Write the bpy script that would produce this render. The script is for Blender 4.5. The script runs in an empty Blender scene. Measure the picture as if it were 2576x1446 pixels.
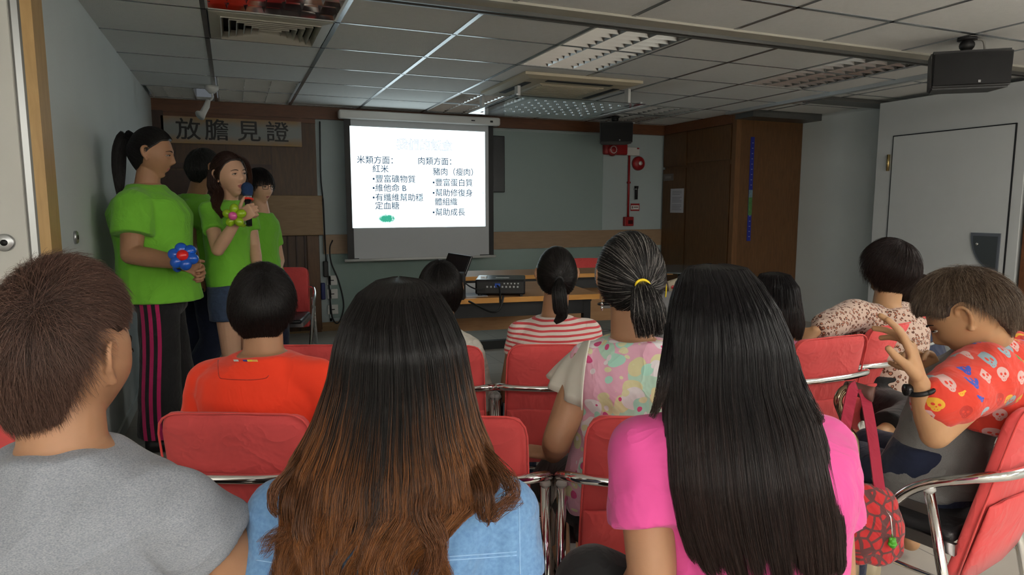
import bpy, bmesh, math, random
import numpy as np
from mathutils import Vector, Matrix, Euler, noise
random.seed(7); rng = np.random.default_rng(7)
SC = bpy.context.scene; COL = SC.collection
V = Vector
# ------------------------------------------------------------------ camera, world, light, exposure
CAMZ, FPX = 1.27, 1674.0
YAW, PIT, ROL = math.radians(-22.72), math.radians(-6.97), math.radians(0.05)
RM = Matrix.Rotation(YAW, 3, 'Z') @ Matrix.Rotation(PIT, 3, 'X') @ Matrix.Rotation(ROL, 3, 'Y')
cam_d = bpy.data.cameras.new('camera'); cam = bpy.data.objects.new('camera', cam_d); COL.objects.link(cam)
cam_d.sensor_width = 36; cam_d.lens = FPX / 2576 * 36; cam_d.clip_start = .02
cam.matrix_world = Matrix.Translation((0, 0, CAMZ)) @ (RM @ Matrix.Rotation(math.radians(90), 3, 'X')).to_4x4()
SC.camera = cam
SC.view_settings.view_transform = 'Standard'; SC.view_settings.look = 'None'
SC.view_settings.exposure = 0.12; SC.view_settings.gamma = 1.0
wd = bpy.data.worlds.new('world'); SC.world = wd; wd.use_nodes = True
wd.node_tree.nodes['Background'].inputs[0].default_value = (.75, .82, .9, 1)
wd.node_tree.nodes['Background'].inputs[1].default_value = .12
LAMP_W = 42.0        # strength of the lit ceiling fixtures at the back of the room
SLIDE_E = 2.1        # projected picture
DESK_AREA = None

def P(u, v, d):
    """point seen at picture position (u, v), d metres in front of the camera"""
    return V((0, 0, CAMZ)) + d * (RM @ V(((u - 1288) / FPX, 1, (723 - v) / FPX)))

# ------------------------------------------------------------------ materials
def mat(name, col=(.8, .8, .8), rough=.6, metal=0, spec=.5, bump=0, bscale=80, var=0, vscale=6, emit=None, es=1,
        alpha=1, trans=0, stretch=(1, 1, 1), sheen=0, ior=1.45, coat=0):
    m = bpy.data.materials.new(name); m.use_nodes = True
    nt = m.node_tree; N = nt.nodes; L = nt.links; b = N['Principled BSDF']
    c = tuple(col) + (1,)
    b.inputs['Base Color'].default_value = c; b.inputs['Roughness'].default_value = rough
    b.inputs['Metallic'].default_value = metal; b.inputs['Specular IOR Level'].default_value = spec
    b.inputs['IOR'].default_value = ior; b.inputs['Coat Weight'].default_value = coat
    if sheen: b.inputs['Sheen Weight'].default_value = sheen
    if trans: b.inputs['Transmission Weight'].default_value = trans
    if alpha < 1: b.inputs['Alpha'].default_value = alpha
    if emit: b.inputs['Emission Color'].default_value = tuple(emit) + (1,); b.inputs['Emission Strength'].default_value = es
    if bump or var:
        tc = N.new('ShaderNodeTexCoord'); mp = N.new('ShaderNodeMapping'); mp.inputs['Scale'].default_value = stretch
        L.new(tc.outputs['Object'], mp.inputs[0])
    if var:
        n = N.new('ShaderNodeTexNoise'); n.inputs['Scale'].default_value = vscale; n.inputs['Detail'].default_value = 5
        L.new(mp.outputs[0], n.inputs['Vector'])
        mx = N.new('ShaderNodeMix'); mx.data_type = 'RGBA'
        mx.inputs[6].default_value = tuple(x * (1 - var) for x in col) + (1,)
        mx.inputs[7].default_value = tuple(min(1, x * (1 + var)) for x in col) + (1,)
        L.new(n.outputs[0], mx.inputs[0]); L.new(mx.outputs[2], b.inputs['Base Color'])
    if bump:
        n2 = N.new('ShaderNodeTexNoise'); n2.inputs['Scale'].default_value = bscale; n2.inputs['Detail'].default_value = 4
        L.new(mp.outputs[0], n2.inputs['Vector'])
        bp = N.new('ShaderNodeBump'); bp.inputs['Strength'].default_value = bump; bp.inputs['Distance'].default_value = .01
        L.new(n2.outputs[0], bp.inputs['Height']); L.new(bp.outputs[0], b.inputs['Normal'])
    return m

def ramp(N, stops, interp='LINEAR'):
    r = N.new('ShaderNodeValToRGB'); r.color_ramp.interpolation = interp; e = r.color_ramp.elements
    while len(e) < len(stops): e.new(.5)
    for k, (p, c) in enumerate(stops): e[k].position = p; e[k].color = tuple(c) + (1,) if len(c) == 3 else c
    return r

def wood(name, c1, c2, sc=(8, 8, 1.2), rough=.45):
    m = mat(name, c1, rough); nt = m.node_tree; N = nt.nodes; L = nt.links
    tc = N.new('ShaderNodeTexCoord'); mp = N.new('ShaderNodeMapping'); mp.inputs['Scale'].default_value = sc
    n = N.new('ShaderNodeTexNoise'); n.inputs['Scale'].default_value = 6; n.inputs['Detail'].default_value = 8; n.inputs['Distortion'].default_value = .6
    r = ramp(N, [(.3, c1), (.7, c2)])
    L.new(tc.outputs['Object'], mp.inputs[0]); L.new(mp.outputs[0], n.inputs['Vector']); L.new(n.outputs[0], r.inputs[0])
    L.new(r.outputs[0], N['Principled BSDF'].inputs['Base Color'])
    return m

def M_(o, *a, **k): pass
class N_:      # small node-building helper
    def __init__(s, m): s.m = m; s.nt = m.node_tree; s.N = s.nt.nodes; s.L = s.nt.links; s.b = s.N['Principled BSDF']
    def coord(s, scale=(1, 1, 1), out='Object', rot=(0, 0, 0), loc=(0, 0, 0)):
        t = s.N.new('ShaderNodeTexCoord'); p = s.N.new('ShaderNodeMapping'); p.inputs['Scale'].default_value = scale
        p.inputs['Rotation'].default_value = rot; p.inputs['Location'].default_value = loc
        s.L.new(t.outputs[out], p.inputs[0]); return p.outputs[0]
    def math(s, op, a, b=None, c=None):
        n = s.N.new('ShaderNodeMath'); n.operation = op
        for i, x in enumerate((a, b, c)):
            if x is None: continue
            if isinstance(x, (int, float)): n.inputs[i].default_value = x
            else: s.L.new(x, n.inputs[i])
        return n.outputs[0]
    def mix(s, f, a, b):
        n = s.N.new('ShaderNodeMix'); n.data_type = 'RGBA'
        for i, x in ((0, f), (6, a), (7, b)):
            if isinstance(x, (int, float)): n.inputs[i].default_value = x
            elif isinstance(x, tuple): n.inputs[i].default_value = x + (1,)
            else: s.L.new(x, n.inputs[i])
        return n.outputs[2]
    def vor(s, vec, scale, rnd=1, feature='F1', out=None):
        n = s.N.new('ShaderNodeTexVoronoi'); n.feature = feature; n.inputs['Scale'].default_value = scale; n.inputs['Randomness'].default_value = rnd
        s.L.new(vec, n.inputs['Vector']); return n
    def noise(s, vec, scale, detail=3):
        n = s.N.new('ShaderNodeTexNoise'); n.inputs['Scale'].default_value = scale; n.inputs['Detail'].default_value = detail
        s.L.new(vec, n.inputs['Vector']); return n
    def base(s, x): s.L.new(x, s.b.inputs['Base Color'])
    def bump(s, h, st=.3, dist=.005):
        n = s.N.new('ShaderNodeBump'); n.inputs['Strength'].default_value = st; n.inputs['Distance'].default_value = dist
        s.L.new(h, n.inputs['Height']); s.L.new(n.outputs[0], s.b.inputs['Normal'])

MT = {}
MT['wall'] = mat('grey wall paint', (.56, .61, .61), .75, bump=.08, bscale=60, var=.05, vscale=3)
MT['wall_front'] = mat('pale blue grey paint', (.38, .45, .46), .7, var=.05, vscale=3)
MT['wall_white'] = mat('off white laminate', (.62, .62, .58), .5, var=.03)
MT['panel'] = mat('partition laminate', (.47, .49, .49), .55, bump=.05, bscale=200, var=.04)
MT['tile'] = mat('ceiling tile', (.74, .745, .73), .9, bump=.25, bscale=220, var=.05, vscale=30)
MT['tbar'] = mat('ceiling grid bars', (.34, .36, .38), .25, metal=.7, var=.02)
MT['black'] = mat('black paint', (.008, .008, .009), .5)
MT['blackgloss'] = mat('black gloss plastic', (.012, .012, .014), .25)
MT['darkmetal'] = mat('dark aluminium track', (.12, .12, .115), .4, metal=.5, var=.1)
MT['alu'] = mat('aluminium', (.5, .52, .53), .35, metal=.9)
MT['chrome'] = mat('polished chrome', (.78, .77, .76), .08, metal=1)
MT['brass'] = mat('brass', (.6, .45, .2), .3, metal=1)
MT['grille'] = mat('louvre aluminium', (.50, .49, .48), .25, metal=.85)
MT['vent'] = mat('vent cream metal', (.42, .40, .34), .5)
MT['accream'] = mat('aged cream plastic', (.52, .46, .34), .5)
MT['plasticwhite'] = mat('white plastic', (.62, .62, .6), .4)
MT['wooddark'] = wood('dark brown veneer', (.055, .026, .010), (.085, .040, .015))
MT['woodcab'] = wood('cabinet veneer', (.085, .038, .012), (.125, .058, .020))
MT['woodtrim'] = wood('red brown timber', (.10, .036, .014), (.15, .055, .02), (1.2, 8, 8))
MT['woodlight'] = wood('light timber', (.22, .13, .055), (.27, .17, .075), (1.2, 8, 8))
MT['woodband'] = wood('timber rail', (.26, .17, .10), (.30, .20, .12), (1.2, 8, 8))
MT['desk'] = wood('orange desk laminate', (.33, .17, .07), (.40, .22, .10), (1.2, 8, 8), .55)
MT['deskedge'] = wood('desk edge timber', (.5, .23, .05), (.58, .28, .07), (1.2, 8, 8), .35)
MT['jamb'] = wood('yellow timber jamb', (.42, .26, .10), (.5, .32, .13))
MT['redplastic'] = mat('red enamel', (.28, .01, .012), .4)
MT['bluetape'] = mat('blue ruler', (.01, .02, .22), .5)
MT['paper'] = mat('paper', (.5, .5, .55), .8)
MT['fabric_screen'] = mat('projection fabric', (.50, .52, .54), .85)

def floor_mat():
    m = mat('beige floor tiles', (.4, .38, .34), .35); k = N_(m)
    c = k.coord(); br = k.N.new('ShaderNodeTexBrick'); br.offset = 0; br.inputs['Scale'].default_value = 1
    br.inputs['Brick Width'].default_value = .33; br.inputs['Row Height'].default_value = .33; br.inputs['Mortar Size'].default_value = .0025
    br.inputs['Color1'].default_value = (.40, .37, .33, 1); br.inputs['Color2'].default_value = (.44, .41, .36, 1); br.inputs['Mortar'].default_value = (.12, .11, .1, 1)
    k.L.new(c, br.inputs['Vector']); n = k.noise(c, 5, 6)
    k.base(k.mix(k.math('MULTIPLY', n.outputs[0], .35), br.outputs[0], (.24, .22, .2))); return m
MT['floor'] = floor_mat()

def cloth(name, col, var=.12, vs=9, bump=.35, bs=14, rough=.9, sheen=.12, fine=.15):
    m = mat(name, col, rough, sheen=sheen); k = N_(m); c = k.coord()
    n = k.noise(c, vs, 4); k.base(k.mix(n.outputs[0], tuple(x * (1 - var) for x in col), tuple(min(1, x * (1 + var)) for x in col)))
    w = k.noise(c, bs * .6, 3); w.inputs['Distortion'].default_value = 1.2; f = k.noise(c, 600, 2)
    rg = k.math('POWER', k.math('SUBTRACT', 1, k.math('ABSOLUTE', k.math('SUBTRACT', k.math('MULTIPLY', w.outputs[0], 2), 1))), 4)      # soft fold ridges
    h = k.math('ADD', rg, k.math('MULTIPLY', f.outputs[0], fine * .15)); k.bump(h, bump * .7, .010); return m
MT['cover'] = cloth('coral red chair cover', (.66, .075, .075), .2, 5, .5, 9)
MT['green'] = cloth('lime green jersey', (.17, .50, .035), .06, 6, .5, 11)
MT['blackcloth'] = cloth('black jersey', (.012, .012, .013), .2)
MT['navy'] = cloth('navy denim', (.012, .018, .045), .3, 40)
MT['cream'] = cloth('cream cloth', (.62, .60, .53), .04, 5, .6, 16)

# ------------------------------------------------------------------ mesh building
def box(bm, x0, x1, y0, y1, z0, z1):
    r = bmesh.ops.create_cube(bm, size=1)
    for v in r['verts']: v.co = V(((x0 + x1) / 2 + v.co.x * (x1 - x0), (y0 + y1) / 2 + v.co.y * (y1 - y0), (z0 + z1) / 2 + v.co.z * (z1 - z0)))
    return r['verts']

def basis(t, up=V((0, 0, 1))):
    t = t.normalized()
    if abs(t.dot(up)) > .97: up = V((0, 1, 0)) if abs(t.y) < .9 else V((1, 0, 0))
    a = t.cross(up).normalized(); return a, a.cross(t).normalized()

def loft(bm, rings, close=True):
    """rings: (centre, axisA, axisB) with lengths; elliptical sections"""
    n = 20; prev = None
    first = None
    for c, a, b in rings:
        vs = [bm.verts.new(c + a * math.cos(2 * math.pi * k / n) + b * math.sin(2 * math.pi * k / n)) for k in range(n)]
        if prev:
            for k in range(n): bm.faces.new((prev[k], prev[(k + 1) % n], vs[(k + 1) % n], vs[k]))
        else: first = vs
        prev = vs
    if close: bm.faces.new(list(reversed(first))); bm.faces.new(prev)

def tube(bm, pts, r, n=10, caps=True):
    pts = [V(p) for p in pts]; m = len(pts)
    rs = r if isinstance(r, (list, tuple)) else [r] * m
    prev = None; first = None; a = None
    for i, p in enumerate(pts):
        t = (pts[min(i + 1, m - 1)] - pts[max(i - 1, 0)]).normalized()
        if a is None: a, b = basis(t)
        else: a = (a - t * a.dot(t)).normalized(); b = t.cross(a) * -1
        vs = [bm.verts.new(p + (a * math.cos(2 * math.pi * k / n) + b * math.sin(2 * math.pi * k / n)) * rs[i]) for k in range(n)]
        if prev:
            for k in range(n): bm.faces.new((prev[k], prev[(k + 1) % n], vs[(k + 1) % n], vs[k]))
        else: first = vs
        prev = vs
    if caps: bm.faces.new(list(reversed(first))); bm.faces.new(prev)

def smooth_path(pts, n=6):
    pts = [V(p) for p in pts]; out = []
    q = [pts[0] * 2 - pts[1]] + pts + [pts[-1] * 2 - pts[-2]]
    for i in range(1, len(q) - 2):
        for k in range(n):
            t = k / n; a, b, c, d = q[i - 1:i + 3]
            out.append(.5 * ((2 * b) + (c - a) * t + (2 * a - 5 * b + 4 * c - d) * t * t + (3 * b - a - 3 * c + d) * t ** 3))
    out.append(pts[-1]); return out

def capsule(bm, p, q, r1, r2=None, n=14, sq=1.0):
    r2 = r1 if r2 is None else r2; p = V(p); q = V(q); t = (q - p)
    L = t.length; t.normalize() if L > 1e-6 else None
    if L < 1e-6: t = V((0, 0, 1))
    a, b = basis(t); rings = []
    for k in (80, 60, 40, 20, 0):
        c = math.cos(math.radians(k)); s = math.sin(math.radians(k)); rings.append((p - t * r1 * s, a * r1 * c, b * r1 * c * sq))
    for k in (0, 20, 40, 60, 80):
        c = math.cos(math.radians(k)); s = math.sin(math.radians(k)); rings.append((q + t * r2 * s, a * r2 * c, b * r2 * c * sq))
    loft(bm, rings)

def ellip(bm, c, ax, n=16):
    r = bmesh.ops.create_uvsphere(bm, u_segments=n * 2, v_segments=n, radius=1)
    m = Matrix((ax[0], ax[1], ax[2])).transposed()
    for v in r['verts']: v.co = V(c) + m @ v.co
    return r['verts']

def rbox(bm, x0, x1, y0, y1, z0, z1, r=.01, seg=3):
    b2 = bmesh.new(); box(b2, x0, x1, y0, y1, z0, z1)
    bmesh.ops.bevel(b2, geom=b2.edges[:], offset=r, segments=seg, affect='EDGES', profile=.5)
    me = bpy.data.meshes.new('t'); b2.to_mesh(me); b2.free(); bm.from_mesh(me); bpy.data.meshes.remove(me)

def obj(name, bm, m, parent=None, smooth=False, loc=None):
    me = bpy.data.meshes.new(name)
    bmesh.ops.recalc_face_normals(bm, faces=bm.faces)
    bm.to_mesh(me); bm.free()
    return mobj(name, me, m, parent, smooth, loc)

def mobj(name, me, m, parent=None, smooth=False, loc=None):
    for x in (m if isinstance(m, (list, tuple)) else [m]): me.materials.append(x)
    if smooth: me.polygons.foreach_set('use_smooth', [True] * len(me.polygons))
    o = bpy.data.objects.new(name, me); COL.objects.link(o)
    if parent is not None:
        o.parent = parent
        base = parent
        off = V((0, 0, 0))
        while base is not None: off += base.location; base = base.parent
        if loc is None: me.transform(Matrix.Translation(-off))     # mesh given in world coordinates
        else: o.location = loc
    elif loc is not None:
        me.transform(Matrix.Translation(-V(loc))); o.location = loc
    return o

def tag(o, label, cat, group=None, kind=None):
    if label: o['label'] = label
    if cat: o['category'] = cat
    if group: o['group'] = group
    if kind: o['kind'] = kind
    return o
def thing(name, label, cat, loc=(0, 0, 0), group=None, rz=0):
    o = bpy.data.objects.new(name, None); COL.objects.link(o); o.location = loc; o.rotation_euler = (0, 0, rz); o.empty_display_size = .1
    return tag(o, label, cat, group)
def struct(name, bm, m, smooth=False):
    o = obj(name, bm, m, None, smooth); o['kind'] = 'structure'; return o
def B(*boxes):
    bm = bmesh.new()
    for b in boxes: box(bm, *b)
    return bm
def copy_tree(o, parent=None):
    c = o.copy(); COL.objects.link(c)
    if parent is not None: c.parent = parent
    for ch in [x for x in bpy.data.objects if x.parent == o]: copy_tree(ch, c)
    return c

# ------------------------------------------------------------------ the room
XL, XR, YF, YB, H = -.62, 5.83, 6.95, -4.0, 2.237
XLB = -2.6
struct('floor', B((XLB - .1, XR + .1, YB - .1, YF + .1, -.1, 0)), MT['floor'])
GX, GY, TX, TY = 1.213, 3.738, .647, .616
skip = set()
def skipc(i0, i1, j0, j1):
    for i in range(i0, i1):
        for j in range(j0, j1): skip.add((i, j))
skipc(-2, -1, -1, 0); skipc(-2, -1, 0, 1); skipc(-2, -1, 3, 5); skipc(1, 2, -1, 1); skipc(4, 5, -1, 1); skipc(1, 2, 3, 5); skipc(4, 5, 3, 5); skipc(-3, -2, 4, 5)
bmc = bmesh.new(); bmb = bmesh.new()
def cellq(x0, x1, y0, y1):
    if x1 - x0 < .01 or y1 - y0 < .01: return
    box(bmc, x0, x1, y0, y1, H, H + .02)
YT = 3.20            # the partition track
xs = [GX + i * TX for i in range(-3, 8)]; ys = [GY + j * TY for j in range(-1, 7)]
XRT = 4.80
for i in range(-3, 8):
    for j in range(-1, 6):
        if (i, j) in skip: continue
        x0 = max(GX + i * TX, XL); x1 = min(GX + (i + 1) * TX, XR); y0 = max(GY + j * TY, YT); y1 = min(GY + (j + 1) * TY, YF)
        cellq(x0, x1, y0, y1)
for i in range(-2, 7):
    x = GX + i * TX
    if XL < x < XR: box(bmb, x - .013, x + .013, YT, YF, H - .003, H + .001)
for j in range(0, 6):
    y = GY + j * TY; box(bmb, XL, XR, y - .007, y + .007, H - .003, H + .001)
# rear half, its own grid offset
RX, RY = 2.61, 2.60
rear_lamps = [(-1.27, -1.5), (.04, -1.5), (2.0, -1.5), (3.9, -1.5), (-1.27, -3.2), (2.0, -3.2), (3.9, -3.2), (.04, -3.2), (3.9, .9)]
RT, RTY = .66, .66
for i in range(-9, 6):
    for j in range(-11, 2):
        x0 = RX + i * RT; y0 = RY + j * RTY
        cx, cy = x0 + RT / 2, y0 + RTY / 2
        if any(abs(cx - a) < .34 and abs(cy - b_) < .67 for a, b_ in rear_lamps): pass
        cellq(max(x0, XLB), min(x0 + RT, XR), max(y0, YB), min(y0 + RTY, YT))
for i in range(-8, 6):
    x = RX + i * RT
    if XLB < x < XR: box(bmb, x - .012, x + .012, YB, YT, H - .003, H + .001)
for j in range(-10, 1):
    y = RY + j * RTY; box(bmb, XLB, XR, y - .012, y + .012, H - .003, H + .001)
box(bmc, XLB, XR, YB, YF, H + .34, H + .36)       # slab above the tiles
struct('ceiling', bmc, MT['tile'])
struct('trim_1', bmb, MT['tbar'])
# partition track across the room
bm = B((XL, XR, YT - .16, YT - .06, H - .012, H + .004)); struct('trim_2', bm, MT['vent'])
bm = B((XL, XR, YT - .06, YT - .045, H - .03, H), (XL, XR, YT - .01, YT + .005, H - .03, H), (XL, XR, YT - .06, YT, H - .008, H))
struct('trim_3', bm, MT['darkmetal'])
# second track running to the front
bm = B((XRT - .03, XRT + .03, YT, 5.66, H - .03, H)); struct('trim_4', bm, MT['alu'])
bm = B((XRT + .10, XRT + .5, YT + .12, YT + .28, H - .03, H - .004), (XRT + .05, XR, 4.5, 4.72, H - .035, H - .003), (4.9, 6.0, 5.4, 5.66, H - .07, H))
struct('trim_5', bm, MT['darkmetal'])
# walls
W = .1
struct('wall_front', B((.80, XR + .1, YF, YF + W, 0, H + .02)), MT['wall_front'])
bm = B((XL, .80, YF - .02, YF + W, 0, H + .02)); struct('wall_front_timber', bm, MT['wooddark'])
struct('wall_left', B((XL - .1, XL, 3.09, YF, 0, H + .34)), MT['wall'])
struct('wall_right', B((XR, XR + .1, YB, YF, 0, H + .34)), MT['wall'])
struct('wall_rear', B((XLB, XR, YB - .1, YB, 0, H + .34)), MT['wall_white'])
struct('wall_rear_left', B((XLB - .1, XLB, YB, 3.1, 0, H + .34)), MT['wall_white'])
bm = B((XL - .035, XL - .0, 2.93, 3.09, 0, H)); struct('trim_6', bm, MT['jamb'])
bm = B((XL - .034, XL - .004, 2.955, 2.965, 0, H)); struct('trim_7', bm, MT['black'])
bm = B((XL - .046, XL - .034, 2.945, 2.965, 0, H), (XL - .072, XL - .066, 2.945, 2.965, 0, H)); struct('trim_8', bm, MT['darkmetal'])
bm = B((XL - .066, XL - .046, 2.945, 2.965, 0, H)); struct('trim_9', bm, MT['alu'])
# wood trim band along ceiling, front wall
bm = B((XL, 4.92, YF - .05, YF + .01, H - .115, H), (XL, .80, YF - .035, YF - .01, H - .16, H - .10)); struct('trim_10', bm, MT['woodtrim'])
bm = B((.84, 4.92, YF - .03, YF + .01, .79, .985)); struct('trim_11', bm, MT['woodband'])
bm = B((XL, .8, YF - .035, YF, 0, .02), (.8, 4.9, YF - .02, YF, 0, .09)); struct('baseboard_front', bm, MT['woodlight'])
struct('baseboard_left', B((XL, XL + .012, 3.1, YF, 0, .07)), MT['wall'])
# timber wall seams, slats and battens (left of the screen)
bm = bmesh.new()
for x in (-.45, -.02, .38): box(bm, x - .004, x + .004, YF - .026, YF - .019, .0, 2.1)
for x in (.42, .50, .58, .66): box(bm, x - .006, x + .006, YF - .034, YF - .019, 0, .98)
box(bm, XL, XL + .09, YF - .06, YF - .02, 0, 2.13); box(bm, .2, .62, YF - .05, YF - .02, .99, 1.10)
box(bm, XL, .38, YF - .03, YF - .019, 1.62, 1.67)
box(bm, XL + .09, .3, YF - .028, YF - .019, 1.25, 1.60)
struct('trim_12', bm, wood('dark panel veneer', (.030, .012, .006), (.048, .018, .009)))
struct('trim_13', B((.68, .79, YF - .045, YF - .019, 0, .98)), MT['woodcab'])
# ------------------------------------------------------------------ ceiling fixtures
def troffer(x0, x1, y0, y1, axis, nrow, ncell, label, m, lit=False, group='recessed louvre lights', deep=.09):
    cx, cy = (x0 + x1) / 2, (y0 + y1) / 2
    t = thing('ceiling_light', label, 'ceiling light', (cx, cy, H), group)
    bm = bmesh.new(); e = .012
    box(bm, x0, x1, y0, y0 + e, H - .004, H + deep); box(bm, x0, x1, y1 - e, y1, H - .004, H + deep)
    box(bm, x0, x0 + e, y0, y1, H - .004, H + deep); box(bm, x1 - e, x1, y0, y1, H - .004, H + deep)
    box(bm, x0, x1, y0, y1, H + deep, H + deep + .01)
    obj('housing', bm, MT['plasticwhite'], t)
    bm = bmesh.new(); bl = bmesh.new(); tb = bmesh.new()
    if axis == 'y': A0, A1, B0, B1 = x0 + e, x1 - e, y0 + e, y1 - e
    else: A0, A1, B0, B1 = y0 + e, y1 - e, x0 + e, x1 - e
    def pt(a, b, z): return V((a, b, z)) if axis == 'y' else V((b, a, z))
    w = (A1 - A0) / nrow
    prof = [(-.5, 0), (-.42, .018), (-.3, .045), (-.22, .07)]
    for k in range(nrow):
        c = A0 + (k + .5) * w
        for s in (-1, 1):
            pv = None
            for (u, z) in prof:
                q = [bm.verts.new(pt(c + s * u * w, B0, H + z)), bm.verts.new(pt(c + s * u * w, B1, H + z))]
                if pv: bm.faces.new((pv[0], pv[1], q[1], q[0]))
                pv = q
        st = (B1 - B0) / ncell
        for j in range(ncell + 1):
            b = B0 + j * st
            for s in (-1, 1):      # a blade: two curved faces meeting at a sharp lower edge
                pv = None
                for (db, z) in ((0, 0.001), (.004, .012), (.012, .03), (.016, .042)):
                    hw = w * (.5 - .30 * (z / .07))
                    q = [bl.verts.new(pt(c - hw, min(max(b + s * db, B0), B1), H + z)), bl.verts.new(pt(c + hw, min(max(b + s * db, B0), B1), H + z))]
                    if pv and (q[0].co - pv[0].co).length > 1e-5: bl.faces.new((pv[0], pv[1], q[1], q[0]))
                    pv = q
        tube(tb, [pt(c, B0, H + .068), pt(c, B1, H + .068)], .013, 10)
    obj('reflector', bm, m, t, True); obj('louvre', bl, m, t, True)
    obj('lamp_tube', tb, MT['tubelit'] if lit else MT['tubeoff'], t, True)
    return t
MT['tubeoff'] = mat('unlit fluorescent tube', (.7, .7, .7), .3)
MT['tubelit'] = mat('lit fluorescent tube', (.9, .9, .9), .3, emit=(1, .955, .89), es=LAMP_W)
MT['mirror'] = mat('mirror louvre', (.85, .85, .85), .06, metal=1)
gx = lambda i: GX + i * TX
gy = lambda j: GY + j * TY
troffer(gx(1) + .01, gx(2) - .01, YT + .01, gy(1) - .01, 'y', 3, 13, 'three row louvre ceiling light directly in front of the ceiling track, above the air conditioner', MT['grille'])
troffer(gx(4) + .01, gx(5) + .02, YT + .01, gy(1) - .01, 'y', 3, 13, 'louvre ceiling light at the right beside the bright blue track', MT['grille'])
troffer(gx(1) + .01, gx(2) - .01, gy(3) + .01, YF - .09, 'y', 3, 14, 'louvre ceiling light seen through the clear sheet above the projection screen', MT['grille'])
troffer(gx(4) + .01, gx(5) - .01, gy(3) + .01, YF - .09, 'y', 3, 14, 'louvre ceiling light above the far black loudspeaker and red fire alarm', MT['grille'])
troffer(gx(-2) + .01, gx(-1) - .01, YT + .01, gy(0) - .01, 'x', 4, 7, 'mirror finish ceiling light with red reflections beside the square air vent', MT['mirror'])
troffer(gx(-2) + .02, gx(-1) - .02, gy(3) + .02, YF - .1, 'x', 14, 3, 'flat white louvre ceiling light above the calligraphy banner', MT['plasticwhite'])
troffer(XL + .03, gx(-2) - .16, gy(4) + .02, YF - .1, 'x', 8, 3, 'half hidden white louvre ceiling light in the far left corner', MT['plasticwhite'])
# lit fixtures over the rear half of the room
for k, (x, y) in enumerate(rear_lamps):
    t = thing('ceiling_light', ('lit hanging ceiling light, ' + ('leftmost', 'second from left', 'second from right', 'rightmost')[(-1.27, .04, 2.0, 3.9).index(x)] + (' of the row nearest the camera' if y > -2 else ' of the row by the rear wall')) if y < 0 else 'lit hanging ceiling light near the large black loudspeaker', 'ceiling light', (x, y, H), 'lit lights over the rear seats')
    for dx in (-.2, .2):
        bm = bmesh.new(); tube(bm, [(x + dx, y, H), (x + dx, y, H - .13)], .006, 8); obj('hanger', bm, MT['plasticwhite'], t)
    bm = B((x - .10, x + .10, y - .6, y + .6, H - .16, H - .13)); obj('frame', bm, MT['plasticwhite'], t)
    for dx in (-.15, .15):
        bm = bmesh.new(); tube(bm, [(x + dx, y - .58, H - .145), (x + dx, y + .58, H - .145)], .028, 12); obj('lamp_tube', bm, MT['tubelit'], t, True)
# square air vent
x0, x1, y0, y1 = gx(-2) + .02, gx(-1) - .02, gy(0) + .01, gy(1) - .02
t = thing('air_vent', 'square cream ceiling air vent with concentric vanes beside the mirrored light', 'air vent', ((x0 + x1) / 2, (y0 + y1) / 2, H))
bm = bmesh.new(); cx, cy = (x0 + x1) / 2, (y0 + y1) / 2
def frame(bm, hx, hy, w, z0, z1, dz=0):
    o = [V((cx + sx * hx, cy + sy * hy, z0)) for sx, sy in ((-1, -1), (1, -1), (1, 1), (-1, 1))]
    i = [V((cx + sx * (hx - w), cy + sy * (hy - w), z1)) for sx, sy in ((-1, -1), (1, -1), (1, 1), (-1, 1))]
    a = [bm.verts.new(p) for p in o]; b = [bm.verts.new(p) for p in i]
    a2 = [bm.verts.new(p + V((0, 0, .004))) for p in o]; b2 = [bm.verts.new(p + V((0, 0, .004))) for p in i]
    for k in range(4):
        n = (k + 1) % 4
        bm.faces.new((a[k], a[n], b[n], b[k])); bm.faces.new((a2[k], b2[k], b2[n], a2[n]))
        bm.faces.new((a[k], a2[k], a2[n], a[n])); bm.faces.new((b[k], b[n], b2[n], b2[k]))
hx, hy = (x1 - x0) / 2, (y1 - y0) / 2
frame(bm, hx, hy, .055, H - .006, H - .012); obj('frame', bm, MT['vent'], t)
bm = bmesh.new()
for k in range(6):
    f = .055 + k * .038; frame(bm, hx - f, hy - f, .014, H - .018, H + .020)
obj('vane', bm, MT['vent'], t)
obj('duct', B((x0 + .04, x1 - .04, y0 + .04, y1 - .04, H + .045, H + .05), (x0, x1, y0, y0 + .05, H, H + .05), (x0, x1, y1 - .05, y1, H, H + .05), (x0, x0 + .05, y0, y1, H, H + .05), (x1 - .05, x1, y0, y1, H, H + .05)), MT['black'], t)
# ceiling cassette air conditioner
ax0, ax1, ay0, ay1 = 2.0, 3.0, 4.52, 5.46; cx, cy = (ax0 + ax1) / 2, (ay0 + ay1) / 2
t = thing('air_conditioner', 'aged cream four way ceiling cassette air conditioner', 'air conditioner', (cx, cy, H))
bm = bmesh.new()
def slab(bm, hx0, hy0, hx1, hy1, z0, z1):
    a = [bm.verts.new((cx + sx * hx0, cy + sy * hy0, z0)) for sx, sy in ((-1, -1), (1, -1), (1, 1), (-1, 1))]
    b = [bm.verts.new((cx + sx * hx1, cy + sy * hy1, z1)) for sx, sy in ((-1, -1), (1, -1), (1, 1), (-1, 1))]
    bm.faces.new(a); bm.faces.new(list(reversed(b)))
    for k in range(4): bm.faces.new((a[k], b[k], b[(k + 1) % 4], a[(k + 1) % 4]))
slab(bm, .50, .47, .50, .47, H - .002, H - .022); slab(bm, .50, .47, .44, .41, H - .022, H - .036); slab(bm, .29, .26, .27, .24, H - .03, H - .044)
obj('panel', bm, MT['accream'], t)
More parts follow.
